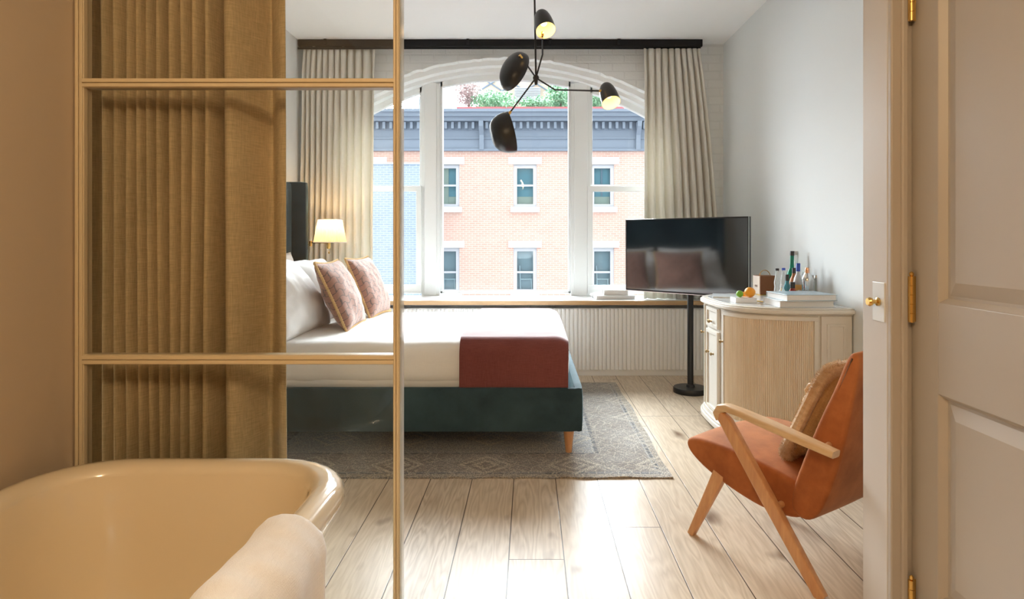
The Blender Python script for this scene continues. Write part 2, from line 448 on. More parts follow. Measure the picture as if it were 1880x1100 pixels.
def extrude_poly(bm, pts, axis, a0, a1):
    """closed polygon given as vectors, copied at axis offsets a0 and a1"""
    A = [bm.verts.new(Vector(p) + Vector(axis) * a0) for p in pts]; C = [bm.verts.new(Vector(p) + Vector(axis) * a1) for p in pts]
    bm.faces.new(A[::-1]); bm.faces.new(C)
    for i in range(len(pts)):
        j = (i + 1) % len(pts); bm.faces.new((A[i], A[j], C[j], C[i]))

# ------------------------------------------------------------------ dimensions
XL, XR = -2.04, 1.748            # bedroom side walls
YP, YPB = 1.735, 1.856           # partition wall, bathroom face and bedroom face
YB = 5.55                        # back wall
H = 2.94
JX = 1.007                       # door jamb

# ------------------------------------------------------------------ the setting
bm = bmesh.new(); box(bm, -2.2, 1.95, -2.4, 5.60, -.06, 0); struct('floor', bm, M['floor'], 0)
bm = bmesh.new(); box(bm, -2.2, 1.95, YPB - .06, 5.95, H, H + .12); struct('ceiling', bm, M['ceil'], 0)
struct('wall_left', B(XL - .15, XL, 1.78, 5.60, 0, H), M['wall'], 0)
struct('wall_right', B(XR, XR + .15, YP, 5.60, 0, H), M['wall'], 0)
# bathroom shell around the camera
struct('wall_bathroom_left', B(-1.41, -1.288, -2.2, YP, 0, 2.7), M['bath'], 0)
struct('wall_bathroom_right', B(1.45, 1.60, -2.2, YP, 0, 2.7), M['bath'], 0)
struct('wall_bathroom_back', B(-1.4, 1.6, -2.35, -2.2, 0, 2.7), M['bath'], 0)
struct('ceiling_bathroom', B(-1.4, 1.6, -2.35, YP, 2.6, 2.7), M['ceil'], 0)
# partition wall pieces
struct('wall_partition_left', B(XL, -1.288, YP, 1.775, 0, H), M['bath'], 0)
struct('wall_partition_head', B(-1.288, XR, YP, YPB - .03, 2.43, H), M['bath'], 0)
struct('wall_partition_right', B(JX + .03, XR, YP + .004, YPB, 0, 2.43), M['bath'], 0)
struct('trim_1', B(-1.288, -1.2605, YP + .016, YP + .034, 0, 2.43), M['gapshade'], 0)  # added strip, coloured dark to stand in for the shade behind the frame
# door casing on the jamb: reveal board, stop, and rebate
bm = bmesh.new(); box(bm, JX, JX + .03, YP - .004, YPB + .004, 0, 2.43)
struct('trim_2', bm, M['jamb'], 0, .003)
bm = bmesh.new(); box(bm, JX, JX + .036, YP - .022, YP - .0045, 0, 2.43)
box(bm, JX + .026, JX + .044, YP - .030, YP - .018, 0, 2.43)
struct('trim_8', bm, M['doorpaint'], 0, .004)
bm = bmesh.new(); box(bm, JX + .036, JX + .6, YP - .012, YP + .004, 0, 2.43); struct('trim_3', bm, M['doorpaint'], 0)

# back wall with its stepped arch
CX = WX(928, 5.80); ZC = .03; SILL = .655
def arch_slab(bm, y0, y1, R, hw, jitter=0, x0=-2.3, x1=2.0, zt=H + .1):
    n = 64; cols = []
    for k in range(n + 1):
        x = CX - hw + 2 * hw * k / n
        jt = jitter * nz((x * 6, y0, 0), 4, 3) if jitter else 0
        cols.append((x, ZC + math.sqrt(R * R - (x - CX) ** 2) + jt))
    for y in (y0, y1):
        a = [bm.verts.new((x, y, z)) for x, z in cols]; b = [bm.verts.new((x, y, zt)) for x, z in cols]
        for k in range(n): bm.faces.new((a[k], a[k + 1], b[k + 1], b[k]))
    lo = [bm.verts.new((x, y0, z)) for x, z in cols]; hi = [bm.verts.new((x, y1, z)) for x, z in cols]
    for k in range(n): bm.faces.new((lo[k], lo[k + 1], hi[k + 1], hi[k]))
    box(bm, x0, CX - hw, y0, y1, 0, zt); box(bm, CX + hw, x1, y0, y1, 0, zt)
    box(bm, CX - hw, CX + hw, y0, y1, 0, SILL - .03)
bm = bmesh.new(); arch_slab(bm, YB, 5.63, 2.79, 1.47, .012); struct('wall_back', bm, M['brickwhite'], 0)
bm = bmesh.new(); arch_slab(bm, 5.63, 5.72, 2.745, 1.44, .006); struct('trim_4', bm, M['archwhite'], 0)
bm = bmesh.new(); arch_slab(bm, 5.72, 5.95, 2.712, 1.41, .0); struct('trim_5', bm, M['archwhite'], 0)

# windows: three lights under the arch
YW = 5.80
mxa, mxb = (WX(774, YW), WX(808, YW)), (WX(1048, YW), WX(1084, YW))
def arcz(x, R=2.682): return ZC + math.sqrt(R * R - (x - CX) ** 2)
WB = WZ(539, YW)                 # window foot
def light_frame(bm, xa, xb, w, y0, y1, zb, Rin=2.682, fillR=2.712):
    """frame of one light with a curved head"""
    box(bm, xa, xa + w, y0, y1, zb, arcz(xa + w / 2, fillR)); box(bm, xb - w, xb, y0, y1, zb, arcz(xb - w / 2, fillR))
    n = 24
    cols = [xa + (xb - xa) * k / n for k in range(n + 1)]
    r = []
    for y, RR in ((y0, fillR), (y0, Rin - w), (y1, Rin - w), (y1, fillR)): r.append([bm.verts.new((x, y, arcz(x, RR))) for x in cols])
    for i in range(4):
        for k in range(n): bm.faces.new((r[i][k], r[i][k + 1], r[(i + 1) % 4][k + 1], r[(i + 1) % 4][k]))
    box(bm, xa, xb, y0, y1, zb, zb + w)
def glass_light(xa, xb, y, zb, R=2.70):
    bm = bmesh.new(); n = 20
    cols = [xa + (xb - xa) * k / n for k in range(n + 1)]
    for yy in (y, y + .006):
        a = [bm.verts.new((x, yy, zb)) for x in cols]; b = [bm.verts.new((x, yy, arcz(x, R))) for x in cols]
        for k in range(n): bm.faces.new((a[k], a[k + 1], b[k + 1], b[k]))
    return bm
xo = 1.41
def window(name, xa, xb, sash=None):
    bm = bmesh.new(); light_frame(bm, xa, xb, .022, YW + .01, YW + .08, WB)
    w = struct(name, bm, M['white'], 0, .003)
    part(w, 'pane', glass_light(xa + .01, xb - .01, YW + .05, WB + .01), M['winglass'], 0)
    if sash:
        sa, sb = sash; zt, zb = WZ(342, YW), WZ(538, YW)
        bm = bmesh.new()
        box(bm, sa, sb, YW - .035, YW + .008, zt - .052, zt)
        box(bm, sa, sb, YW - .035, YW + .008, zb, zb + .075)
        box(bm, sa, sa + .05, YW - .035, YW + .008, zb + .075, zt - .052); box(bm, sb - .05, sb, YW - .035, YW + .008, zb + .075, zt - .052)
        s = part(w, 'sash', bm, M['white'], 0, .003)
        part(s, 'pane', B(sa + .045, sb - .045, YW - .012, YW - .006, zb + .07, zt - .048), M['winglass'], 0)
    return w
window('window_1', mxa[1], mxb[0])
window('window_2', CX - xo, mxa[0] + .002, (CX - xo + .03, mxa[0] + .004))
window('window_3', mxb[1] - .002, CX + xo, (mxb[1] - .03, CX + xo - .03))
for k, (a, b) in enumerate((mxa, mxb)):
    bm = bmesh.new(); box(bm, a, b, YW - .01, YW + .08, SILL, arcz((a + b) / 2, 2.715))
    box(bm, a + .03, b - .03, YW - .025, YW - .01, SILL, arcz((a + b) / 2, 2.715))
    struct('trim_%d' % (6 + k), bm, M['white'], 0, .005)

# ------------------------------------------------------------------ radiator cover and its sill
YR = 5.33
rc = thing('radiator_cover', 'long white fluted radiator cover with oak-edged sill below the arched window', 'radiator cover', (0, YR, 0))
def flute(u, v):
    x = XL + .005 + (XR - XL - .01) * u
    ph = (x / .0352) % 1
    y = YR - .019 * abs(math.sin(PI * ph)) ** .38
    return Vector((x, y, .055 + (SILL - .075 - .055) * v))
bm = bmesh.new(); nfl = int((XR - XL) / .0352 * 10); grid(bm, flute, nfl, 1)
box(bm, XL + .005, XR - .005, YR, YR + .02, .055, SILL - .07)
part(rc, 'fluted_panel', bm, M['slat'], 50)
part(rc, 'plinth', B(XL + .005, XR - .005, YR + .002, YR + .03, 0, .058), M['slat'], 0, .003)
part(rc, 'sill_board', B(XL + .002, XR - .002, YR - .010, 5.80, SILL - .03, SILL), M['marble'], 0, .002)
part(rc, 'sill_edge', B(XL + .002, XR - .002, YR - .024, YR - .010, SILL - .040, SILL - .004), M['edgeoak'], 0, .002, label='oak edge strip')
bm = bmesh.new()
gx0, gx1 = WX(803, 5.42), WX(1072, 5.42)
box(bm, gx0, gx1, 5.415, 5.432, SILL, SILL + .002)
part(rc, 'vent_slot', bm, M['sashgrey'], 0)

# ------------------------------------------------------------------ glass partition in its cream frame
ys = YP / F
gp = thing('glass_partition', 'cream framed glass partition with three panes behind the bathtub', 'glass partition', (-.82, YP + .02, 0))
xl0, xl1, xr0, xr1 = -1.2875, WX(152, YP), WX(721, YP), WX(733, YP)
def moulded(bm, x0, x1, z0, z1, vertical):
    """rail or stile: flat body with a raised bead on each side of a fine seam"""
    y0 = YP + .004
    if vertical:
        w = x1 - x0; box(bm, x0, x1, y0, y0 + .034, z0, z1)
        box(bm, x0 + w * .10, x0 + w * .46, y0 - .006, y0, z0, z1); box(bm, x0 + w * .54, x0 + w * .90, y0 - .004, y0, z0, z1)
    else:
        h = z1 - z0; box(bm, x0, x1, y0, y0 + .034, z0, z1)
        box(bm, x0, x1, y0 - .006, y0, z0 + h * .53, z0 + h * .95); box(bm, x0, x1, y0 - .004, y0, z0 + h * .05, z0 + h * .46)
for a, b in ((xl0 + .004, xl1), (xr0, xr1)):
    bm = bmesh.new(); moulded(bm, a, b, 0, 2.43, True); part(gp, 'stile', bm, M['frame'], 0, .0015)
rails = [(WZ(160, YP), WZ(143, YP)), (WZ(670, YP), WZ(652, YP)), (2.40, 2.43), (0, .03)]
for a, b in rails:
    bm = bmesh.new(); moulded(bm, xl1 - .004, xr0 + .004, a, b, False); part(gp, 'rail', bm, M['frame'], 0, .0015)
for a, b in ((.03, rails[1][0]), (rails[1][1], rails[0][0]), (rails[0][1], 2.40)):
    part(gp, 'pane', B(xl1 - .002, xr0 + .002, YP + .018, YP + .026, a - .002, b + .002), M['glass'], 0)
part(gp, 'edge_strip', B(xr1 + .0005, xr1 + .006, YP + .010, YP + .036, 0, 2.43), M['gclear'], 0, label='clear glass edge')

# ------------------------------------------------------------------ door leaf swung open toward the bathroom
DX = WX(1668, YP)
door = bpy.data.objects.new('door_1', None); COL.objects.link(door); door.location = (DX + .02, YP - .03, 0); door['kind'] = 'structure'
y1, y0 = YP - .014, YP - .80
bm = bmesh.new()
st = .112; T0, T1 = DX, DX + .040
zr = [(.012, .24), (.775, 1.015), (1.99, 2.10)]
box(bm, T0, T1, y1 - st, y1, .012, 2.10); box(bm, T0, T1, y0, y0 + st, .012, 2.10)
for a, b in zr: box(bm, T0, T1, y0 + st, y1 - st, a, b)
part(door, 'leaf_frame', bm, M['doorpaint'], 0, .002)
for a, b in ((.24, .775), (1.015, 1.99)):
    bm = bmesh.new(); ya, yb = y0 + st, y1 - st
    def ring(d, x): return [Vector((x, ya + d, a + d)), Vector((x, yb - d, a + d)), Vector((x, yb - d, b - d)), Vector((x, ya + d, b - d))]
    loops = [ring(0, T0 + .001), ring(.012, T0 + .018), ring(.020, T0 + .018), ring(.055, T0 + .007)]
    vs = [[bm.verts.new(p) for p in r] for r in loops]
    for i in range(3):
        for k in range(4): bm.faces.new((vs[i][k], vs[i][(k + 1) % 4], vs[i + 1][(k + 1) % 4], vs[i + 1][k]))
    bm.faces.new(vs[-1])
    box(bm, T0 + .02, T1 - .01, ya, yb, a, b)
    part(door, 'panel', bm, M['doorpaint'], 0)
for zc in (WZ(5, YP), WZ(547, YP), WZ(1093, YP)):
    hx, hy = WX(1657, YP), YP - .036
    bm = bmesh.new()
    for k in range(5):
        lathe(bm, [(.0075, -.064 + k * .0256), (.0075, -.064 + k * .0256 + .024)], (hx + .003, hy, zc), 14)
    lathe(bm, [(.003, .062), (.006, .066), (.006, .072), (.002, .076)], (hx + .003, hy, zc), 12)
    h = part(door, 'hinge', bm, M['brass'])
    part(h, 'hinge_leaf', B(hx + .003, DX + .001, hy + .003, hy + .0055, zc - .063, zc + .063), M['brass'], 0, .001)
    part(h, 'hinge_leaf', B(hx - .004, hx + .003, hy - .002, hy + .006, zc - .063, zc + .063), M['brass'], 0, .001)
# latch on the jamb
ly = 1.772; lz = WZ(554, ly)
lt = thing('door_latch', 'pale latch plate with small brass turn knob on the door jamb', 'latch', (JX, ly, lz - .056))
part(lt, 'plate', B(JX - .003, JX + .001, ly - .03, ly + .03, lz - .056, lz + .056), M['cover'], 0, .001)
bm = bmesh.new()
lathe(bm, [(.012, 0), (.012, .005), (.006, .008), (.006, .018), (.0115, .020), (.013, .026), (.010, .032)], (0, 0, 0), 20, mtx=Matrix.Translation((JX - .002, ly, lz)) @ Matrix.Rotation(-PI / 2, 4, 'Y'))
part(lt, 'turn_knob', bm, M['brass'])

# ------------------------------------------------------------------ bathtub and towel
tx0, tx1, ty0, ty1, RIM = -1.255, -.444, -.02, 1.665, .60
tcx, tcy = (tx0 + tx1) / 2, (ty0 + ty1) / 2; thx, thy = (tx1 - tx0) / 2, (ty1 - ty0) / 2
def rr(th, inset, rad=.21):
    """rounded rectangle outline at an angle-like parameter 0..1"""
    hx, hy = thx - inset, thy - inset; r = max(.03, min(rad - inset * .55, hx - .01))
    segs = [2 * (hy - r), PI * r / 2, 2 * (hx - r), PI * r / 2] * 2; L = sum(segs); s = th * L; k = 0
    while k < 7 and s > segs[k]: s -= segs[k]; k += 1
    f = s / segs[k]
    cs = [(1, 1), (-1, 1), (-1, -1), (1, -1)]
    if k == 0: p = (hx, -(hy - r) + 2 * (hy - r) * f)
    elif k == 2: p = ((hx - r) - 2 * (hx - r) * f, hy)
    elif k == 4: p = (-hx, (hy - r) - 2 * (hy - r) * f)
    elif k == 6: p = (-(hx - r) + 2 * (hx - r) * f, -hy)
    else:
        c = cs[(k - 1) // 2]; a0 = (k - 1) // 2 * PI / 2; a = a0 + f * PI / 2
        p = (c[0] * (hx - r) + r * math.cos(a), c[1] * (hy - r) + r * math.sin(a))
    return Vector((tcx + p[0], tcy + p[1], 0))
prof = [(.30, .13), (.20, .135), (.15, .16), (.125, .22), (.105, .34), (.092, .46), (.083, .54), (.076, .572)]   # inside
for k in range(11):                                            # rolled rim
    a = PI - PI * 1.15 * k / 10; prof.append((.0385 - .0385 * math.cos(a), .562 + .038 * math.sin(a)))
prof += [(.014, .528), (.040, .50), (.062, .40), (.085, .25), (.12, .10), (.14, .03), (.145, 0)]
bm = bmesh.new(); rows = []
NT_ = 96
for ins, z in prof:
    row = []
    for k in range(NT_):
        p = rr(k / NT_, ins); p.z = z; row.append(bm.verts.new(p))
    rows.append(row)
for i in range(len(rows) - 1):
    for k in range(NT_): bm.faces.new((rows[i][k], rows[i][(k + 1) % NT_], rows[i + 1][(k + 1) % NT_], rows[i + 1][k]))
bm.faces.new(rows[0]); bm.faces.new(rows[-1][::-1])
tub = solo('bathtub', bm, M['enamel'], 'cream freestanding roll top bathtub in front of the glass partition', 'bathtub', smooth=60)
# towel folded over the right rim
tp = []
for ins, z in [(.098, .38), (.09, .46), (.083, .54), (.078, .572)]: tp.append((ins - 0, z, 1))
for k in range(9):
    a = PI - PI * 1.05 * k / 8; tp.append((.0385 - .0385 * math.cos(a), .562 + .038 * math.sin(a), 1))
tp = [(.105, .30)] + [(a, b) for a, b, _ in tp] + [(.004, .52), (.006, .45), (.010, .36), (.012, .28)]
pts = []
for i, (ins, z) in enumerate(tp):
    pts.append(Vector((tx1 - ins, 0, z)))
def towel(u, v, off):
    s = u * (len(pts) - 1); i = min(int(s), len(pts) - 2); p = pts[i].lerp(pts[i + 1], s - i)
    d = pts[min(i + 2, len(pts) - 1)] - pts[max(i - 1, 0)]; n = Vector((-d.z, 0, d.x)).normalized()
    out = max(0, (s - 12)) / 5
    y = .70 + (.562 - .02 * out) * v + .012 * nz((u * 3, v, 0), 2, 5)
    o = off * (1 if True else 0)
    edge = min(1, min(v, 1 - v) * 18) ** .5
    w = .0035 + edge * (.030 if off else 0) + (.006 * nz((u * 2.5, v * 4, off), 3, 2) if off else 0)
    if s > 9: w += .012 * (s - 9) / 8 * (1 + .7 * math.sin(v * 17 + u * 4)) * (1 if off else .2)
    return Vector((p.x, y, p.z)) + n * max(.0035, w)
bm = bmesh.new()
grid(bm, lambda u, v: towel(u, v, 1), 60, 50); grid(bm, lambda u, v: towel(u, v, 0), 60, 50)
es = [e for e in bm.edges if e.is_boundary]
bmesh.ops.bridge_loops(bm, edges=es)
solo('towel', bm, M['towel'], 'white towel draped over the rim of the bathtub', 'towel', smooth=60)

# ------------------------------------------------------------------ curtains
def curtain(name, label, group, xa_top, xb_top, xa_bot, xb_bot, y, z0, z1, phase, amp, mat, n=260, nzv=40, pinch=True, seed=0):
    def f(u, v):
        h = 1 - v                                     # 0 foot, 1 head
        z = z0 + (z1 - z0) * v
        e = v ** 1.5
        xa = xa_bot + (xa_top - xa_bot) * e; xb = xb_bot + (xb_top - xb_bot) * e
        ph = phase(u)
        s = math.cos(ph)
        top = max(0, (v - .90) / .10) if pinch else 0
        a = amp * (1 - .55 * top) * (1 + .22 * nz((u * 9, v * 1.3, 0), 1, seed))
        xo_ = .012 * nz((u * 6, v * 1.5, 4), 1.3, seed) * (1 - top)
        pin = top * .010 * math.sin(2 * ph)
        return Vector((xa + (xb - xa) * u + xo_ + pin + (-(.95 * (1 - .6 * top) if pinch else 1.28) * min(.011 if pinch else .008, (xb - xa) / max(1e-6, (phase(min(1, u + .004)) - phase(max(0, u - .004))) / .008)) * math.sin(ph)), y + a * s + .008 * nz((u * 14, v * 2, 2), 1, seed), z))
    bm = bmesh.new(); grid(bm, f, n, nzv)
    o = solo(name, bm, mat, label, 'curtain', group, smooth=80)
    m = o.modifiers.new('thickness', 'SOLIDIFY'); m.thickness = .003; m.offset = 0
    return o
yc = 5.435
curtain('window_curtain', 'cream pleated curtain hanging left of the arched window beside the bed', 'pleated curtains at the arched window',
        WX(559, yc), WX(690, yc), WX(553, yc), WX(686, yc), yc, SILL + .004, WZ(86, yc), lambda u: PI + u * 2 * PI * 11 * (1.32 - .32 * u) , .042, M['drape'], seed=1)
curtain('window_curtain', 'cream pleated curtain hanging right of the arched window behind the television', 'pleated curtains at the arched window',
        WX(1181, yc), WX(1284, yc), WX(1180, yc), WX(1322, yc), yc, SILL + .004, WZ(90, yc), lambda u: PI + u * 2 * PI * 9 * (.8 + .2 * u), .042, M['drape'], seed=2)
# track
tr = thing('curtain_track', 'long black double curtain track under the ceiling above the window', 'curtain track', (-.3, yc, WZ(92, yc)))
bm = bmesh.new()
for dy in (-.035, .02): box(bm, XL + .01, WX(1288, yc), yc + dy, yc + dy + .03, WZ(87, yc), WZ(79.5, yc))
box(bm, XL + .01, WX(1288, yc), yc - .035, yc + .05, WZ(81.5, yc), H - .002)
part(tr, 'rail', bm, M['blacktrack'], 0, .003)
part(tr, 'front_fascia', B(XL + .01, WX(1180, yc), yc - .048, yc - .037, WZ(93, yc), WZ(88.5, yc)), M['blacktrack'], 0, .002)
for x in (600, 860, 1010, 1135):
    xx = WX(x, yc); part(tr, 'bracket', B(xx - .012, xx + .012, yc - .052, yc - .036, WZ(84, yc), H - .002), M['blacktrack'], 0, .002)
# linen curtain just behind the glass partition
bp = [(0, .5), (.20, 3.4), (.40, 7.4), (.62, 11.0), (.74, 11.6), (1, 12.5)]
def phb(u):
    for (a, pa), (b, pb) in zip(bp, bp[1:]):
        if u <= b: return 2 * PI * (pa + (pb - pa) * (u - a) / (b - a))
    return 2 * PI * bp[-1][1]
yb_ = 1.915
curtain('linen_curtain', 'olive linen curtain gathered behind the glass partition', None, WX(160, yb_ - .05), WX(519, yb_ - .05), WX(167, yb_ - .05), WX(528, yb_ - .05) , yb_, .01, H - .004, phb, .055, M['linen'], n=420, pinch=False, seed=4)

# ------------------------------------------------------------------ rug and bed
rx0, rx1, ry0, ry1 = -1.75, .71, 3.035, 5.06
bm = bmesh.new()
def rug(u, v):
    x = rx0 + (rx1 - rx0) * u; y = ry0 + (ry1 - ry0) * v
    e = min(v, 1) < .03
    y += .010 * nz((x * 5, 0, 0), 2, 1) * (1 - v) ** 6; x += .012 * nz((y * 3, 1, 0), 1, 2) * u ** 6
    z = .007 + (.007 * abs(nz((x * 7, 3, 0), 1.4, 3)) * max(0, 1 - v * 14))
    return Vector((x, y, z))
grid(bm, rug, 130, 60)
rows = [v for v in bm.verts]
r = bmesh.ops.extrude_face_region(bm, geom=list(bm.faces))
for v in r['geom']:
    if isinstance(v, bmesh.types.BMVert): v.co.z = .001
rug_o = solo('area_rug', bm, rug_mat(rx0, rx1, ry0, ry1), 'large faded grey and beige patterned rug under the bed', 'rug', base=False)

BY0, BY1, BX1 = 3.35, 4.97, .292
HBX = -1.915
bed = thing('bed', 'teal velvet upholstered bed with tall winged headboard and oak legs', 'bed', (-.9, 4.15, .008))
bm = bmesh.new()
def slabr(x0, x1, y0, y1, z0, z1, r=.02, div=.06, amp=0): rbox(bm, ((x0 + x1) / 2, (y0 + y1) / 2, (z0 + z1) / 2), (x1 - x0, y1 - y0, z1 - z0), r, div, amp)
slabr(HBX, BX1, BY0, BY0 + .045, .128, .372); slabr(HBX, BX1, BY1 - .045, BY1, .128, .372); slabr(BX1 - .05, BX1 + .004, BY0, BY1, .126, .376, .022)
box(bm, HBX, BX1 - .03, BY0 + .03, BY1 - .03, .14, .30)
part(bed, 'bed_base', bm, M['velvet'])
bm = bmesh.new(); slabr(XL + .006, HBX, BY0 - .02, BY1 + .02, .128, 1.645, .03); part(bed, 'headboard', bm, M['velvet'])
for a, b in ((BY0 - .07, BY0 - .005), (BY1 + .005, BY1 + .07)):
    bm = bmesh.new(); slabr(XL + .006, HBX + .112, a, b, .128, 1.650, .024); part(bed, 'headboard_wing', bm, M['velvet'])
for lx, ly_ in ((BX1 - .075, BY0 + .05), (BX1 - .075, BY1 - .05), (HBX + .12, BY0 + .05), (HBX + .12, BY1 - .05)):
    bm = bmesh.new(); lathe(bm, [(.017, .008), (.030, .128), (.030, .13)], (lx, ly_, 0), 20); part(bed, 'leg', bm, M['legoak'])
bm = bmesh.new(); rbox(bm, (-.845, 4.16, .425), (2.10, 1.50, .26), .05, .1); part(bed, 'mattress', bm, M['sheet'])
# duvet
DX1 = .222
bm = bmesh.new()
def dshape(p):
    q = p.copy()
    if p.z > 0:
        q.z += .018 * math.cos(min(1, abs(p.y) / .78) * PI / 2) + .012 * nz((p.x * 1.2, p.y * 1.2, 0), 2.2, 3)
    if p.y < -.7 and p.z < .07: q.y += .008 * nz((p.x * 2.5, 0, p.z * 2), 1.6, 8)
    return q
rbox(bm, ((HBX + .01 + DX1) / 2, 4.16, .487), (DX1 - HBX - .01, 1.525, .235), .07, .035, .004, 9, 2, fn=dshape)
solo('duvet', bm, M['sheet'], 'smooth white duvet tucked over the teal bed', 'duvet', smooth=80)
# throw blanket: over the top and down the near side
path = []
for k in range(31): path.append((4.905 - (4.905 - 3.48) * k / 30, None))
ztop = .605 + .010
bx0, bx1 = -.375, .212
def throw(u, v):
    x = bx0 + (bx1 - bx0) * v
    L1, La, L2 = 1.40, .125, .165; L = L1 + La + L2; s = u * L
    crown = lambda y: .018 * math.cos(min(1, abs(y - 4.16) / .78) * PI / 2)
    lift = .012 + .004 * nz((x * 3, u * 6, 0), 2, 6)
    if s < L1:
        y = 4.86 - s; z = .6045 + crown(y) + .010 + lift * .6 + .012 * max(0, nz((x * 1.2 + .85 * 1.2, (y - 4.16) * 1.2, 0), 2.2, 3))
    elif s < L1 + La:
        a = (s - L1) / La * PI / 2; y = 3.46 - .082 * math.sin(a); z = .536 + .092 * math.cos(a)
    else:
        y = 3.378 - .003 * math.sin(x * 9) ; z = .536 - (s - L1 - La)
    dr = max(0, (x - .14)) / .07
    z -= .022 * dr ** 2 * (1 if s < L1 + La else .0)
    x -= .010 * u * (1 - v)
    return Vector((x, y, z))
bm = bmesh.new(); grid(bm, throw, 90, 40)
o = solo('throw_blanket', bm, M['throw'], 'maroon wool throw folded across the foot of the bed', 'blanket', smooth=80)
m = o.modifiers.new('thickness', 'SOLIDIFY'); m.thickness = .012; m.offset = 1
m = o.modifiers.new('soft', 'BEVEL'); m.width = .004; m.segments = 2; m.limit_method = 'ANGLE'

def pillow(name, label, cat, group, w, h, t, bottom, lean, yaw, mat, seed, rope=False, wr=.012, roll=0, pinch=.07):
    """stands on its lower edge at 'bottom', faces +x, leans back by 'lean'"""
    bm = pillow_bm(w, h, t, seed, wr, pinch=pinch)
    # local x -> world -y .. width along y; local y -> up; local z -> +x
    R = Matrix(((0, 0, 1, 0), (1, 0, 0, 0), (0, 1, 0, 0), (0, 0, 0, 1)))
    T = Matrix.Translation(bottom) @ Matrix.Rotation(yaw, 4, 'Z') @ Matrix.Rotation(-lean, 4, 'Y') @ Matrix.Translation((0, 0, h * .47)) @ Matrix.Rotation(roll, 4, 'X') @ R
    me = finish(bm, name, mat, 80); o = link(name, me); o.matrix_basis = T; tag(o, label, cat, group)
    if rope:
        pts = []
        q = 40
        for s in range(4):
            for k in range(q):
                f = -1 + 2 * k / q
                a, b = [(f, -1), (1, f), (-f, 1), (-1, -f)][s]
                pts.append(Vector((w / 2 * a * (1 - pinch * (1 - b * b) * a * a), h / 2 * b * (1 - pinch * (1 - a * a) * b * b), 0)))
        pts.append(pts[0])
        bm = bmesh.new()
        # two twisted strands
        for off in (0, PI):
            P = []
            for i in range(len(pts) * 3 - 3):
                j = i // 3; p = pts[j].lerp(pts[j + 1], (i % 3) / 3); d = (pts[j + 1] - pts[j]).normalized(); nn = Vector((-d.y, d.x, 0)); a = i * .75 + off
                P.append(p + nn * .004 * math.cos(a) + Vector((0, 0, .004 * math.sin(a))))
            tube(bm, P, .0058, 6)
        part(o, 'rope_trim', bm, M['rope'], 60, local=True, label='twisted gold rope edging')
    return o
zt = .604
pillow('bed_pillow', 'white pillow standing upright against the headboard, nearer the camera', 'pillow', 'white bed pillows', .68, .50, .17, (-1.80, 3.78, zt), .16, 0, M['sheet'], 11)
pillow('bed_pillow', 'white pillow standing upright against the headboard on the window side', 'pillow', 'white bed pillows', .68, .50, .17, (-1.80, 4.50, zt), .16, 0, M['sheet'], 12)
pillow('bed_pillow', 'large white pillow leaning behind the front patterned cushion at the bed edge', 'pillow', 'white bed pillows', .72, .54, .27, (-1.355, 3.76, zt + .015), .62, -.05, M['sheet'], 13, wr=.02, pinch=.05)
pillow('bed_pillow', 'large white pillow leaning behind the patterned cushion on the window side', 'pillow', 'white bed pillows', .72, .50, .22, (-1.40, 4.50, zt + .015), .55, 0, M['sheet'], 14, wr=.02, pinch=.05)
pillow('throw_cushion', 'rust patterned cushion with gold rope edging, nearer the camera', 'cushion', 'rust patterned cushions', .56, .47, .17, (-1.135, 4.03, zt + .02), .43, .06, M['scale'], 21, True)
pillow('throw_cushion', 'rust patterned cushion behind its twin, beside the window wall', 'cushion', 'rust patterned cushions', .54, .47, .17, (-1.13, 4.66, zt + .02), .40, -.04, M['scale'], 22, True)

# ------------------------------------------------------------------ wall lamp beside the headboard
sx, sy, sz = WX(606, 5.12), 5.12, WZ(424, 5.12)
wl = thing('wall_lamp', 'brass swing arm wall lamp with lit cream pleated shade beside the headboard', 'lamp', (XL, sy, sz))
bm = bmesh.new(); lathe(bm, [(.055, 0), (.055, .012), (.03, .02)], seg=24, mtx=Matrix.Translation((XL + .001, sy, WZ(448, sy))) @ Matrix.Rotation(PI / 2, 4, 'Y')); part(wl, 'backplate', bm, M['brass'])
za = WZ(448, sy)
bm = bmesh.new(); tube(bm, [(XL + .02, sy, za), (WX(570, sy), sy, za)], .0065); lathe(bm, [(.013, -.02), (.013, .025)], (WX(570, sy), sy, za), 14); part(wl, 'arm', bm, M['brass'])
bm = bmesh.new(); tube(bm, [(WX(570, sy), sy, za + .012), (WX(603, sy), sy, za + .012)], .0065); lathe(bm, [(.012, -.04), (.016, -.03), (.016, .02), (.008, .03), (.008, .08)], (WX(603, sy), sy, za), 14); part(wl, 'arm', bm, M['brass'])
bm = bmesh.new(); tube(bm, [(WX(604, sy), sy, za - .03), (WX(604, sy), sy, WZ(462, sy))], .0016, 6); lathe(bm, [(.001, -.012), (.007, -.005), (.007, .003), (.001, .012)], (WX(604, sy), sy, WZ(464, sy)), 10); part(wl, 'pull_chain', bm, M['brass'])
bm = bmesh.new()
def shd(u, v):
    r = .132 - .037 * v; r += .0022 * math.sin(u * 2 * PI * 60)
    z = WZ(445, sy) + (WZ(403, sy) - WZ(445, sy)) * v
    return Vector((sx + r * math.cos(u * 2 * PI), sy + r * math.sin(u * 2 * PI), z))
grid(bm, shd, 360, 6, closeu=True)
sh = part(wl, 'lamp_shade', bm, M['shade'], 80)
for v, rad in ((0, .133), (1, .096)):
    bm = bmesh.new()
    tube(bm, [(sx + rad * math.cos(a * PI / 24), sy + rad * math.sin(a * PI / 24), shd(0, v).z) for a in range(49)], .0035, 6, cap=False)
    part(sh, 'trim_band', bm, M['sheet'], 60)
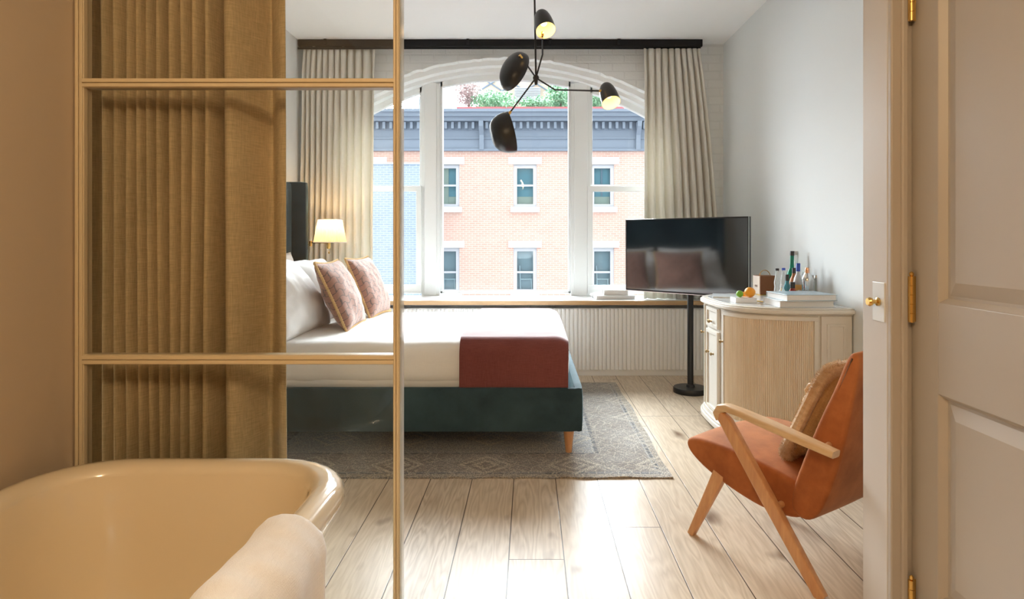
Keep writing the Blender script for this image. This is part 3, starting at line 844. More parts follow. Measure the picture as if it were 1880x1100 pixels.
bm = bmesh.new(); bmesh.ops.create_uvsphere(bm, u_segments=16, v_segments=10, radius=.026, matrix=Matrix.Translation((sx, sy, za + .10))); part(wl, 'bulb', bm, M['bulb'], 60)
def point(name, loc, power, col, r=.03):
    l = bpy.data.lights.new(name, 'POINT'); l.energy = power; l.color = col; l.shadow_soft_size = r
    o = bpy.data.objects.new(name, l); COL.objects.link(o); o.location = loc; return o
point('wall_lamp_light', (sx, sy, za + .165), 2.6, (1, .66, .34), .02)

# ------------------------------------------------------------------ pendant lamp
yp = 3.9
hub = W(984, 143, yp)
pd = thing('pendant_lamp', 'black four arm pendant lamp with two lit shades hanging before the window', 'lamp', hub)
bm = bmesh.new(); tube(bm, [hub, W(981.5, 0, yp), Vector((W(981.5, 0, yp).x - .004, yp, H))], .0062, 12); part(pd, 'stem', bm, M['black'])
bm = bmesh.new(); lathe(bm, [(.06, -.025), (.06, -.004), (.05, 0)], (W(981.5, 0, yp).x - .004, yp, H), 24); part(pd, 'canopy', bm, M['black'])
bm = bmesh.new(); bmesh.ops.create_uvsphere(bm, u_segments=20, v_segments=12, radius=.020, matrix=Matrix.Translation(hub)); lathe(bm, [(.008, -.045), (.012, -.02), (.012, 0)], hub, 12); part(pd, 'hub', bm, M['black'], 60)
def axisframe(d, up):
    d = Vector(d).normalized(); x = (Vector(up) - d * Vector(up).dot(d)).normalized(); y = d.cross(x)
    return Matrix((x, y, d)).transposed().to_4x4()
def lamp_shade(centre, axis, up, rx, ry, depth, pw, lit, cut=0.0):
    """shell dome: opening rim in the local xy plane (rx along 'up', ry across), dome away from 'axis'"""
    mt = Matrix.Translation(centre) @ axisframe(axis, up)
    def shell(k):
        def f(u, v):
            a = u * 2 * PI; t = v * PI / 2; rr_ = math.cos(t) ** pw
            x = rx * k * math.cos(a) * rr_; y = ry * k * math.sin(a) * rr_
            return mt @ Vector((x + cut * (1 - rr_) , y, -depth * k * math.sin(t)))
        return f
    bm = bmesh.new(); rws = grid(bm, shell(1), 48, 20, closeu=True); bmesh.ops.remove_doubles(bm, verts=bm.verts, dist=1e-5)
    s = part(pd, 'lamp_shade', bm, M['shadeblack'], 80)
    bm = bmesh.new(); grid(bm, shell(.965), 48, 20, closeu=True); bmesh.ops.remove_doubles(bm, verts=bm.verts, dist=1e-5)
    a = [shell(1)(k / 48, 0) for k in range(48)]; b = [shell(.965)(k / 48, 0) for k in range(48)]
    va = [bm.verts.new(p) for p in a]; vb = [bm.verts.new(p) for p in b]
    for k in range(48): bm.faces.new((va[k], va[(k + 1) % 48], vb[(k + 1) % 48], vb[k]))
    part(s, 'shade_lining', bm, M['shadein'], 80, label='white inside of the shade')
    bm = bmesh.new(); bc = mt @ Vector((0, 0, -depth * .42)); bmesh.ops.create_uvsphere(bm, u_segments=16, v_segments=10, radius=min(rx, ry) * .36, matrix=Matrix.Translation(bc))
    part(s, 'bulb', bm, M['bulb'] if lit else M['shadein'], 60)
    if lit: point('pendant_light', mt @ Vector((0, 0, -depth * .08)), .26, (1, .68, .32), .02)
def arm(p, tip):
    bm = bmesh.new(); tube(bm, p, .0052, 10); a = part(pd, 'arm', bm, M['black'])
    d = (Vector(p[-1]) - Vector(p[-2])).normalized()
    bm = bmesh.new(); tube(bm, [Vector(p[-1]) - d * .012, Vector(p[-1]) + d * .012], .009, 12); part(a, 'joint', bm, M['brass'], label='brass swivel joint')
def dp(x, y, dd): return W(x, y, yp + dd)
# lit bullet shades, openings tipped toward the camera
ax = Vector((.18, -.50, -.86))
arm([hub, dp(996, 100, -.05), dp(996, 62, -.22)], None)
lamp_shade(dp(1002, 56, -.25), ax, (0, -.8, .62), .062, .060, .162, .62, True)
arm([hub, dp(1019, 165, -.04), dp(1104, 167, -.16)], None)
lamp_shade(dp(1122, 189, -.18), ax, (0, -.8, .62), .060, .058, .152, .62, True)
# shades seen from outside, openings turned away
arm([hub, dp(975, 130, -.05), dp(956, 104, -.12)], None)
lamp_shade(dp(947, 133, -.05), (.62, .66, -.42), (.20, .1, 1), .138, .098, .085, .75, False)
arm([hub, dp(936, 207, .05)], None)
lamp_shade(dp(939, 242, .07), (.95, .20, .24), (-.26, 0, 1), .134, .100, .135, .62, False)

# ------------------------------------------------------------------ television on its pole
k = 1.02
pl = Vector((.789, 5.04, 0)); pr = Vector((1.541, 4.315, 0))
tvz0, tvz1 = .765, 1.344
mid = (pl + pr) / 2; ex_ = (pr - pl).normalized(); ang = math.atan2(ex_.y, ex_.x); nb = Vector((-ex_.y, ex_.x, 0)); wT = (pr - pl).length
pole = mid + nb * .115
tv = thing('television', 'black flat television on a round based floor pole stand', 'television', (pole.x, pole.y, 0), ang)
c = -.115; hw = wT / 2
bm = bmesh.new(); box(bm, -hw, hw, c, c + .03, tvz0, tvz1); box(bm, -hw * .7, hw * .7, c + .03, c + .05, tvz0 + .08, tvz1 - .10)
part(tv, 'casing', bm, M['bezel'], 0, .004, local=True)
part(tv, 'screen', B(-hw + .010, hw - .010, c - .0025, c + .002, tvz0 + .016, tvz1 - .010), M['screen'], 0, 0, local=True)
bm = bmesh.new()
for a in (-1, 1): box(bm, a * hw - (.004 if a > 0 else 0), a * hw + (0 if a > 0 else .004), c - .004, c - .001, tvz0, tvz1)
box(bm, -hw, hw, c - .004, c - .001, tvz0, tvz0 + .004); part(tv, 'bezel_edge', bm, M['steel'], 0, 0, local=True, label='thin silver screen edge')
bm = bmesh.new(); lathe(bm, [(.023, .03), (.023, 1.12)], seg=24); part(tv, 'pole', bm, M['black'], local=True)
bm = bmesh.new(); lathe(bm, [(.128, 0), (.130, .004), (.130, .034), (.126, .040), (.07, .041), (.035, .043), (.032, .06), (.023, .062)], seg=40); part(tv, 'base', bm, M['black'], local=True)
part(tv, 'mount', B(-.09, .09, c + .05, -.018, 1.0, 1.12), M['black'], 0, .003, local=True)

# ------------------------------------------------------------------ half-round cabinet
KY, KA, KB, KN = 3.79, .50, .645, 3.2
CT = .808
def outline(inset, n=240):
    a, b = KA - inset, KB - inset; P = []
    for k in range(n + 1):
        th = PI * k / n; c, s = math.cos(th), math.sin(th)
        P.append(Vector((XR - .004 - b * abs(s) ** (2 / KN), KY - a * math.copysign(abs(c) ** (2 / KN), c), 0)))
    return P
def resample(P, m):
    L = [0]
    for a, b in zip(P, P[1:]): L.append(L[-1] + (b - a).length)
    out = []; j = 0
    for i in range(m + 1):
        t = L[-1] * i / m
        while j < len(L) - 2 and L[j + 1] < t: j += 1
        out.append(P[j].lerp(P[j + 1], (t - L[j]) / max(1e-9, L[j + 1] - L[j])))
    return out
OUT = resample(outline(.035), 1200)
def at(s, off=0):
    """point on the body outline, s in 0..1 from the near wall end, pushed out by off"""
    i = max(0, min(1199, int(s * 1200))); p = OUT[i].lerp(OUT[i + 1], s * 1200 - i)
    d = (OUT[min(1200, i + 6)] - OUT[max(0, i - 5)]).normalized(); return p + Vector((-d.y, d.x, 0)) * off
if at(.5, 1).x > at(.5).x:
    _at = at
    def at(s, off=0): return _at(s, -off)
def find(ximg):
    best = 0
    for i in range(700):
        s = i / 1200; p = at(s)
        if VX + F * p.x / p.y < ximg: return s
    return .5
cb = thing('half_round_cabinet', 'pale half round sideboard with fluted curved door and grey top against the wall', 'cabinet', (XR - .3, KY, 0))
def curved(bm, s0, s1, z0, z1, off, base=0, n=24):
    P = [at(s0 + (s1 - s0) * k / n, off) for k in range(n + 1)]; Q = [at(s0 + (s1 - s0) * k / n, base) for k in range(n + 1)]
    def row(L, z): return [bm.verts.new(Vector((p.x, p.y, z))) for p in L]
    a, b, c_, d = row(P, z0), row(P, z1), row(Q, z0), row(Q, z1)
    for k in range(n):
        bm.faces.new((a[k], a[k + 1], b[k + 1], b[k])); bm.faces.new((b[k], b[k + 1], d[k + 1], d[k])); bm.faces.new((c_[k], d[k], d[k + 1], c_[k + 1])); bm.faces.new((a[k], c_[k], c_[k + 1], a[k + 1]))
    bm.faces.new((a[0], b[0], d[0], c_[0])); bm.faces.new((a[n], c_[n], d[n], b[n]))
def prism(bm, P, z0, z1):
    extrude_poly(bm, [Vector((p.x, p.y, 0)) for p in P], (0, 0, 1), z0, z1)
# carcass, plinth moulding, top
bm = bmesh.new(); prism(bm, resample(outline(.037), 160), .12, CT - .03); part(cb, 'carcass', bm, M['cab'], 30)
bm = bmesh.new()
for ins, a, b in ((.002, .055, .085), (.012, .085, .10), (.022, .10, .125)): prism(bm, resample(outline(ins), 160), a, b)
part(cb, 'plinth', bm, M['cab'], 30, .004)
bm = bmesh.new()
for ins, a, b in ((.022, CT - .036, CT - .028), (0.0, CT - .028, CT - .008), (.010, CT - .008, CT)): prism(bm, resample(outline(ins), 160), a, b)
part(cb, 'top', bm, M['cab'], 30, .003)
bm = bmesh.new(); prism(bm, resample(outline(.045), 160), CT, CT + .002); part(cb, 'top_inset', bm, M['cabtop'], 30, label='glossy grey inset top')
sA, sB, sC = find(1505), find(1328), find(1322)
def framed(name, s0, s1, z0, z1, fl, knob=None):
    bm = bmesh.new(); ds = .015
    curved(bm, s0, s1, z0, z1, .006)
    curved(bm, s0 + .004, s1 - .004, z1 - .026, z1 - .004, .016, .004); curved(bm, s0 + .004, s1 - .004, z0 + .004, z0 + .026, .016, .004)
    curved(bm, s0 + .004, s0 + ds, z0 + .026, z1 - .026, .016, .004, 6); curved(bm, s1 - ds, s1 - .004, z0 + .026, z1 - .026, .016, .004, 6)
    p = part(cb, name, bm, M['cab'] , 30, .0015)
    if fl:
        bm = bmesh.new(); a, b = s0 + ds + .001, s1 - ds - .001
        n = int((b - a) * TL / .0105); N = n * 8
        def f(u, v):
            s = a + (b - a) * u; q = at(s, .0065 + .0065 * abs(math.sin(PI * u * n)) ** .6); return Vector((q.x, q.y, z0 + .027 + (z1 - z0 - .054) * v))
        grid(bm, f, N, 1); part(p, 'fluted_inlay', bm, M['cabw'], 50)
    for s, z in knob or ():
        q = at(s, .015); d = (at(s, 1) - at(s, 0)).normalized()
        bm = bmesh.new(); lathe(bm, [(.009, 0), (.005, .003), (.004, .009), (.009, .013), (.0105, .017), (.007, .022)], seg=16, mtx=Matrix.Translation((q.x, q.y, z)) @ axisframe(d, (0, 0, 1)))
        part(p, 'knob', bm, M['oldbrass'])
    return p
TL = sum((a - b).length for a, b in zip(OUT, OUT[1:]))
zlo, zhi = .13, CT - .042
bm = bmesh.new(); curved(bm, .002, sA - .004, zlo, zhi, .006); curved(bm, .012, sA - .016, zlo + .03, zhi - .05, .003, 0)
w_ = part(cb, 'end_panel', bm, M['cab'], 30, .0015)
s0, s1 = .02, sA - .02
bm = bmesh.new(); curved(bm, s0, s1, zhi - .055, zhi - .042, .012, .004); curved(bm, s0, s1, zlo + .03, zlo + .042, .012, .004); curved(bm, s0, s0 + .008, zlo + .04, zhi - .05, .012, .004, 4); curved(bm, s1 - .008, s1, zlo + .04, zhi - .05, .012, .004, 4)
part(w_, 'moulding', bm, M['cab'], 30, .001)
kz = WZ(626, at(sB).y)
framed('door', sA + .002, sB - .002, zlo, zhi, True, [(sB - .012, kz)])
dz = .632
s13, s08 = find(1311), find(1306)
framed('drawer', sC, 1 - sC, dz + .006, zhi, False, [(s13, WZ(590, at(s13).y)), (1 - s13, WZ(590, at(s13).y))])
framed('door', sC, 1 - sC, zlo, dz - .006, False, [(s08, WZ(645, at(s08).y)), (1 - s08, WZ(645, at(s08).y))])
framed('door', 1 - sB + .002, 1 - sA - .002, zlo, zhi, True, [(1 - sB + .012, kz)])
for s in (sB - .04, 1 - sB + .04, .05, .95):
    q = at(s, -.045); bm = bmesh.new(); lathe(bm, [(.014, 0), (.020, .012), (.016, .030), (.026, .046), (.026, .056)], (q.x, q.y, 0), 18); part(cb, 'foot', bm, M['cab'])

# ------------------------------------------------------------------ things on the cabinet
TZ = CT + .0022
def book(name, label, group, c, size, rz, cover, z):
    o = thing(name, label, 'book', (c[0], c[1], z), rz, group); w, d, h = size
    bm = bmesh.new(); ct = .0035
    box(bm, -w / 2, w / 2, -d / 2, d / 2, 0, ct); box(bm, -w / 2, w / 2, -d / 2, d / 2, h - ct, h)
    box(bm, -w / 2, w / 2, d / 2 - ct, d / 2, 0, h)
    part(o, 'cover', bm, cover, 0, .001, local=True)
    part(o, 'pages', B(-w / 2 + .005, w / 2 - .006, -d / 2 + .005, d / 2 - ct, ct, h - ct), M['paper'], 0, local=True)
    return o
book('coffee_table_book', 'thick white book at the bottom of the stack on the cabinet', 'books stacked on the cabinet', (1.512, 3.466), (.305, .225, .036), .02, M['cover'], TZ)
book('coffee_table_book', 'grey-white book lying on top of the stack on the cabinet', 'books stacked on the cabinet', (1.523, 3.455), (.285, .245, .035), .07, M['blucover'], TZ + .0365)
o = book('magazine', 'thin pale magazine lying flat near the fruit under the television', None, (1.275, 3.99), (.17, .23, .010), -.3, M['cover'], TZ)
o['category'] = 'magazine'
# white block with fruit
bm = bmesh.new(); rbox(bm, (1.262, 3.63, TZ + .0155), (.125, .10, .031), .003, .012); solo('white_box', bm, M['marble'], 'small flat white box under the lime and orange', 'box')
def fruit(name, label, cat, c, r, mat, group=None, sq=.94):
    o = thing(name, label, cat, c, 0, group)
    bm = bmesh.new(); bmesh.ops.create_uvsphere(bm, u_segments=28, v_segments=18, radius=r)
    for v in bm.verts: v.co.z = v.co.z * sq + r * sq; v.co *= 1 + .012 * nz(v.co, 40, 3)
    part(o, 'peel', bm, mat, 80, local=True)
    bm = bmesh.new(); lathe(bm, [(.0035, 0), (.003, .004), (.001, .0045)], (0, 0, 2 * r * sq - .003), 8); part(o, 'stem_end', bm, M['bark'], local=True)
zf = TZ + .0312
fruit('lime', 'green lime resting on the white box beside the orange', 'lime', (1.236, 3.618, zf), .021, M['lime'])
fruit('orange', 'round orange on the white box, larger and in front', 'orange', (1.294, 3.613, zf), .0315, M['orange'], 'oranges on the cabinet')
fruit('orange', 'orange half hidden behind the lime and the front orange', 'orange', (1.283, 3.70, TZ), .030, M['orange'], 'oranges on the cabinet')
# brass bar tool and small dishes
bt_ = thing('bar_tool', 'slim brass bar tool lying in front of the leather box', 'bar tool', (1.345, 3.62, TZ))
bm = bmesh.new(); bar(bm, [(1.33, 3.70, TZ + .006), (1.36, 3.62, TZ + .006), (1.385, 3.56, TZ + .006)], [(.006, .010), (.007, .012), (.006, .016)], (.9, .4, 0)); part(bt_, 'handle', bm, M['brass'])
bm = bmesh.new(); lathe(bm, [(.020, 0), (.020, .006)], (1.392, 3.54, TZ), 20); part(bt_, 'head', bm, M['brass'])
bm = bmesh.new(); lathe(bm, [(.018, 0), (.030, .004), (.034, .026), (.031, .026), (.027, .008), (.0, .007)], (1.345, 3.80, TZ), 28, cap=False); solo('glass_dish', bm, M['gclear'], 'small clear glass dish between the orange and the bottles', 'dish')
# leather box with a thin handle
lb = thing('leather_box', 'brown leather box with cream end and thin gold handle beside the television', 'box', (1.531, 4.08, TZ), .09)
bm = bmesh.new(); box(bm, 0, .108, 0, .11, .004, .130); part(lb, 'body', bm, M['leather'], 0, .004, local=True)
part(lb, 'end_panel', B(-.003, .002, .006, .104, .006, .127), M['creamleather'], 0, .001, local=True, label='cream end panel')
bm = bmesh.new()
for a in (0, 1): tube(bm, [(-.0045, .045 + .018 * a + .007 * math.cos(q * PI / 8), .06 + .006 * math.sin(q * PI / 8)) for q in range(17)], .0012, 5)
part(lb, 'stamped_mark', bm, M['leather'], 0, local=True)
part(lb, 'base_edge', B(-.002, .110, -.002, .112, 0, .006), M['brass'], 0, .001, local=True)
bm = bmesh.new(); tube(bm, [(.02 + .075 * q / 16, .055, .130 + .034 * math.sin(PI * q / 16) ** .6) for q in range(17)], .0024, 8); part(lb, 'handle', bm, M['brass'], local=True)
def bottle(label, x, y, prof, glass, cap=None, group='bottles on the cabinet', name='bottle', capprof=None, label_mat=None, lz=None, cat='bottle', tilt=0, dup_z=TZ):
    o = thing(name, label, cat, (WX(x, y), y, dup_z), 0, group)
    if tilt: o.rotation_euler = (0, tilt, 0)
    bm = bmesh.new(); lathe(bm, prof, seg=24); part(o, 'body', bm, glass, 50, local=True)
    if cap:
        bm = bmesh.new(); lathe(bm, capprof, seg=18); part(o, 'cap', bm, cap, 40, local=True)
    if label_mat:
        r, a, b = lz; bm = bmesh.new(); lathe(bm, [(r, a), (r, b)], seg=24, cap=False); part(o, 'paper_label', bm, label_mat, 50, local=True)
    return o
soda = [(.017, 0), (.020, .004), (.019, .06), (.016, .085), (.019, .11), (.014, .14), (.0095, .165), (.0095, .185)]
sc_ = lambda z: [(.0105, z - .006), (.0108, z + .006), (.008, z + .008)]
bottle('clear waisted soda bottle with black cap next to the leather box', 1427, 3.72, soda, M['gclear'], M['capblack'], capprof=sc_(.188))
bottle('clear waisted bottle with blue cap beside the black-capped soda bottle', 1438.5, 3.77, soda, M['gclear'], M['capblue'], capprof=sc_(.188), label_mat=M['labelor'], lz=(.0195, .05, .075))
rnd_ = [(.020, 0), (.027, .008), (.030, .05), (.026, .08), (.013, .10), (.010, .115), (.010, .125)]
bottle('teal rounded bottle with black cap among the bottles', 1445, 3.735, rnd_, M['gteal'], M['capblack'], capprof=[(.011, .12), (.012, .155), (.010, .158)])
tall = [(.030, 0), (.034, .005), (.034, .13), (.026, .165), (.014, .19), (.012, .22), (.012, .272)]
bottle('tall green glass bottle with dark cap, tallest at the back', 1452, 3.93, tall, M['ggreen'], M['capblack'], capprof=[(.0135, .268), (.0135, .294), (.012, .297)], tilt=.03)
bottle('tall clear bottle with grey stopper behind the green one', 1461.5, 4.02, tall, M['gclear'], M['capgrey'], capprof=[(.012, .270), (.016, .278), (.016, .292), (.014, .295)])
small = [(.022, 0), (.028, .006), (.031, .03), (.028, .055), (.015, .075), (.012, .085)]
bottle('small round dark red bottle with black cap in front', 1455, 3.655, small, M['gred'], M['capblack'], capprof=[(.014, .082), (.015, .115), (.013, .118)], label_mat=M['labelwh'], lz=(.0313, .024, .036))
mid_ = [(.024, 0), (.028, .005), (.028, .10), (.022, .125), (.012, .145), (.010, .165)]
bottle('amber liquor bottle with dark cap behind the red bottle', 1457.5, 3.85, mid_, M['gpink'], M['capblack'], capprof=[(.0115, .160), (.0115, .19), (.010, .193)])
bottle('frosted bottle with bright blue cap and orange label', 1465.5, 3.775, [(.026, 0), (.030, .005), (.030, .10), (.024, .135), (.013, .16), (.0105, .18)], M['gfrost'], M['capblue'], capprof=[(.012, .175), (.012, .222), (.010, .225)], label_mat=M['labelor'], lz=(.0304, .06, .095))
bottle('clear bottle with tall black cap behind the shaker', 1480, 3.94, [(.03, 0), (.033, .005), (.033, .14), (.022, .175), (.013, .19), (.012, .21)], M['gclear'], M['capblack'], capprof=[(.0145, .205), (.0145, .252), (.013, .255)])
sk = bottle('steel cocktail shaker with domed lid and copper cap', 1482, 3.675, [(.024, 0), (.027, .004), (.033, .115), (.034, .125), (.034, .135), (.027, .150), (.018, .165), (.0155, .17)], M['steel'], M['copper'], None, 'cocktail_shaker', capprof=[(.0125, .168), (.0135, .19), (.010, .202), (.004, .204)], cat='cocktail shaker')
bottle('clear glass mixing jar with steel rim right of the shaker', 1499, 3.78, [(.030, 0), (.036, .004), (.037, .15), (.035, .15), (.034, .008), (.0, .006)], M['gclear'], M['steel'], None, 'mixing_jar', capprof=[(.0378, .134), (.0378, .152), (.0365, .152), (.0365, .134)], cat='jar')
bottle('small clear tumbler in front of the shaker', 1474, 3.640, [(.020, 0), (.022, .003), (.026, .07), (.024, .07), (.020, .006), (0, .005)], M['gclear'], None, None, 'tumbler', cat='glass')
bottle('short clear bottle standing before the teal one', 1436, 3.635, [(.020, 0), (.026, .006), (.028, .035), (.02, .062), (.010, .08), (.010, .095)], M['gclear'], M['capgrey'], capprof=[(.011, .092), (.011, .104), (.009, .106)])

# books on the window sill
book('coffee_table_book', 'white book lying flat on the window sill beside the curtain', 'books on the window sill', (WX(1127, 5.47), 5.49), (.35, .22, .034), .05, M['cover'], SILL + .0003)
o = book('coffee_table_book', 'smaller speckled white book on top of the one on the sill', 'books on the window sill', (WX(1130, 5.49), 5.50), (.22, .16, .045), -.03, M['paper'], SILL + .0347)

# ------------------------------------------------------------------ armchair
Fv = Vector((-.5708, .8211, 0)); Rv = Vector((.8211, .5708, 0)); P0 = Vector((.975, 2.0, 0))
ac = thing('armchair', 'rust velvet armchair with pale oak arms and slanted legs', 'armchair', P0 + Rv * .31, math.atan2(Rv.y, Rv.x))
def prof_extr(pts, x0, x1, bul=.012, n=26, r=.03):
    """side profile (y, z) swept across x with softened ends"""
    bm = bmesh.new(); rows = []; m = len(pts)
    cy = sum(p[0] for p in pts) / m; cz = sum(p[1] for p in pts) / m
    nrm = []
    for i in range(m):
        a, b = pts[i - 1], pts[(i + 1) % m]; d = Vector((b[0] - a[0], b[1] - a[1], 0)); 
        nn = Vector((d.y, -d.x, 0)).normalized()
        nrm.append(nn)
    area = sum(pts[i][0] * pts[(i + 1) % m][1] - pts[(i + 1) % m][0] * pts[i][1] for i in range(m))
    sg = 1 if area > 0 else -1
    stations = []
    for k in range(7): a = PI / 2 * k / 6; stations.append((x0 + r * (1 - math.sin(a)) if False else x0 + r * (1 - math.cos(a)) , r * (1 - math.sin(a))))
    mids = [(x0 + r + (x1 - x0 - 2 * r) * k / 8, -bul * math.sin(PI * k / 8)) for k in range(1, 8)]
    ends = [(x1 - (s - x0), ins) for s, ins in stations[::-1]]
    for x, ins in stations + mids + ends:
        rows.append([bm.verts.new((x, p[0] - sg * nrm[i].x * ins, p[1] - sg * nrm[i].y * ins)) for i, p in enumerate(pts)])
    for a, b in zip(rows, rows[1:]):
        for k in range(m): bm.faces.new((a[k], a[(k + 1) % m], b[(k + 1) % m], b[k]))
    bm.faces.new(rows[0][::-1]); bm.faces.new(rows[-1]); return bm
def smoothpoly(pts, n=2):
    for _ in range(n):
        q = []
        for i in range(len(pts)):
            a, b = pts[i], pts[(i + 1) % len(pts)]
            q += [(a[0] * .75 + b[0] * .25, a[1] * .75 + b[1] * .25), (a[0] * .25 + b[0] * .75, a[1] * .25 + b[1] * .75)]
        pts = q
    return pts
seatp = smoothpoly([(.645, .335), (.625, .368), (.54, .378), (.33, .368), (.14, .335), (.10, .30), (.11, .235), (.15, .20), (.27, .190), (.40, .212), (.52, .248), (.61, .292)], 2)
part(ac, 'seat', prof_extr(seatp, -.264, .264, r=.017), M['rust'], 70, local=True)
backp = smoothpoly([(.165, .30), (.115, .44), (.060, .58), (.005, .70), (-.030, .795), (-.052, .818), (-.074, .800), (-.052, .66), (-.022, .50), (.025, .34), (.07, .235), (.12, .205), (.17, .235)], 2)
part(ac, 'backrest', prof_extr(backp, -.268, .268, r=.018, bul=.004), M['rust'], 70, local=True)
for sgn in (-1, 1):
    x = sgn * .31
    pts = [(x, -.022, .488), (x, .08, .503), (x, .22, .524), (x, .34, .541), (x, .395, .545), (x, .425, .536), (x, .438, .515), (x, .428, .494)]
    dims = [(.024, .046), (.025, .058), (.026, .062), (.026, .052), (.030, .042), (.034, .036), (.036, .034), (.030, .032)]
    bm = bmesh.new(); bar(bm, pts, dims, (1, 0, 0)); part(ac, 'armrest', bm, M['oak'], 50, local=True)
    bm = bmesh.new(); bar(bm, [(x, .436, .520), (x, .40, .490), (x, .231, .269), (x, .0256, .002)], [(.030, .032), (.048, .034), (.050, .034), (.040, .030)], (1, 0, 0)); part(ac, 'leg', bm, M['legoak'], 50, local=True)
    fx, fy = (x, .569) if sgn < 0 else (.14, .52)
    bm = bmesh.new(); bar(bm, [(x * .80 if sgn < 0 else .16, .475, .262), (fx, fy, .002)], [(.056, .036), (.028, .026)], (1, 0, 0)); part(ac, 'leg', bm, M['legoak'], 50, local=True)
    # rail that carries arm to back
    for da, db, dr_ in (((x, .20, .235), (sgn * .25, .20, .24), .012), ((x, .02, .492), (sgn * .26, .025, .50), .010)):
        bm = bmesh.new(); tube(bm, [da, db], dr_); part(ac, 'dowel', bm, M['legoak'], 50, local=True)
# faux fur cushion
fc_w, fc_h, fc_t = .39, .39, .13
lean = math.atan2(.17, .36)
Tf = ac.matrix_basis @ Matrix.Translation((.02, .255, .372)) @ Matrix.Rotation(lean, 4, 'X') @ Matrix.Translation((0, 0, fc_h * .49)) @ Matrix.Rotation(PI / 2, 4, 'X')
bm = pillow_bm(fc_w, fc_h, fc_t, 31, .008, n=30, pinch=.03)
me = finish(bm, 'fur_cushion', M['fur'], 80); fc = link('fur_cushion', me); fc.matrix_basis = Tf
tag(fc, 'golden faux fur cushion with shaggy border leaning in the armchair', 'cushion')
bm = bmesh.new(); rf = random.Random(5)
loop = []
for q in range(96):
    t_ = q / 96 * 2 * PI; c_, s_ = math.cos(t_), math.sin(t_)
    loop.append(Vector((fc_w / 2 * 1.0 * math.copysign(abs(c_) ** .28, c_), fc_h / 2 * 1.0 * math.copysign(abs(s_) ** .28, s_), 0)))
loop.append(loop[0].copy())
tube(bm, loop, .022, 10, cap=False)
for q in range(15000):
    j = rf.randrange(96); p0 = loop[j].lerp(loop[j + 1], rf.random()); tg = (loop[j + 1] - loop[j]).normalized(); out = Vector((tg.y, -tg.x, 0)); a_ = rf.uniform(0, 2 * PI)
    nrm = out * math.cos(a_) + Vector((0, 0, 1)) * math.sin(a_); base = p0 + nrm * .021
    d = (nrm + tg * rf.gauss(0, .5) + Vector((rf.gauss(0, .35), rf.gauss(-.35, .35), rf.gauss(0, .35)))).normalized() * rf.uniform(.006, .014); w = d.cross(nrm).normalized() * .0009 if d.cross(nrm).length > 1e-6 else tg * .0009
    v1, v2 = bm.verts.new(base - w), bm.verts.new(base + w); v3 = bm.verts.new(base + d)
    bm.faces.new((v1, v2, v3))
part(fc, 'fur_border', bm, M['furtip'], 0, local=True, kind='stuff', label='shaggy brown fur border')
bm = bmesh.new()
for q in range(7000):
    a, b = rf.uniform(-.9, .9), rf.uniform(-.9, .9); sg = rf.choice((1, 1, -1))
    e = (1 - abs(a) ** 2.6) ** .55 * (1 - abs(b) ** 2.6) ** .55
    base = Vector((fc_w / 2 * a, fc_h / 2 * b, sg * (fc_t / 2 * e - .002)))
    d = Vector((rf.gauss(0, .5), rf.gauss(-.3, .5), sg * .7)).normalized() * rf.uniform(.006, .012); w = d.orthogonal().normalized() * .001
    bm.faces.new((bm.verts.new(base - w), bm.verts.new(base + w), bm.verts.new(base + d)))
part(fc, 'fur_pile', bm, M['fur'], 0, local=True, kind='stuff')

# ------------------------------------------------------------------ outside: the brick building across the street
YF = 22.0
def fx(x): return WX(x, YF)
def fz(y): return WZ(y, YF)
bl = thing('brick_building', 'pink brick building with dark cornice across the street', 'building', (0, YF, -9))
bm = bmesh.new()
WINS = []
cols_ = [680, 822, 964, 1106, 1248]
for cx_ in cols_:
    for (a, b) in ((302, 380), (455, 537), (608, 690)): WINS.append((cx_, a, b))
hwpx = 21.5
# wall as panels between the window openings
xe = [fx(400)] + [v for c in cols_ for v in (fx(c - hwpx), fx(c + hwpx))] + [fx(1600)]
ze = [-9.0, fz(690), fz(608), fz(537), fz(455), fz(380), fz(302), fz(276)]
for i in range(len(xe) - 1):
    for j in range(len(ze) - 1):
        if i % 2 == 1 and j in (1, 3, 5): continue
        box(bm, xe[i], xe[i + 1], YF, YF + .35, ze[j], ze[j + 1])
part(bl, 'wall', bm, M['facade'], 0)
part(bl, 'rear_mass', B(fx(400), fx(1600), YF + 1.2, YF + 6, -9, fz(215)), M['cornice'], 0)
bm = bmesh.new()
X0, X1 = fx(395), fx(1605)
box(bm, X0, X1, YF - .08, YF + 1.2, fz(276), fz(240)); box(bm, X0, X1, YF - .16, YF, fz(278), fz(274)); box(bm, X0, X1, YF - .14, YF, fz(256), fz(253.5))
box(bm, X0, X1, YF - .12, YF + 1.2, fz(240), fz(226)); box(bm, X0, X1, YF - .45, YF + 1.2, fz(226), fz(219)); box(bm, X0, X1, YF - .60, YF + 1.2, fz(219), fz(212)); box(bm, X0, X1, YF - .70, YF + 1.2, fz(212), fz(207))
cn = part(bl, 'cornice', bm, M['cornice'], 0)
xx = 560
while xx < 1320:
    part(cn, 'dentil', B(fx(xx - 2.4), fx(xx + 2.4), YF - .34, YF - .1, fz(239), fz(227)), M['cornice'], 0); xx += 12.4
for bx_ in (600, 885, 1170):
    bm = bmesh.new(); extrude_poly(bm, [Vector((0, YF - .55, fz(227))), Vector((0, YF - .50, fz(236))), Vector((0, YF - .26, fz(250))), Vector((0, YF - .2, fz(276))), Vector((0, YF - .05, fz(276))), Vector((0, YF - .05, fz(227)))], (1, 0, 0), fx(bx_ - 4), fx(bx_ + 4))
    part(cn, 'bracket', bm, M['cornice'], 0)
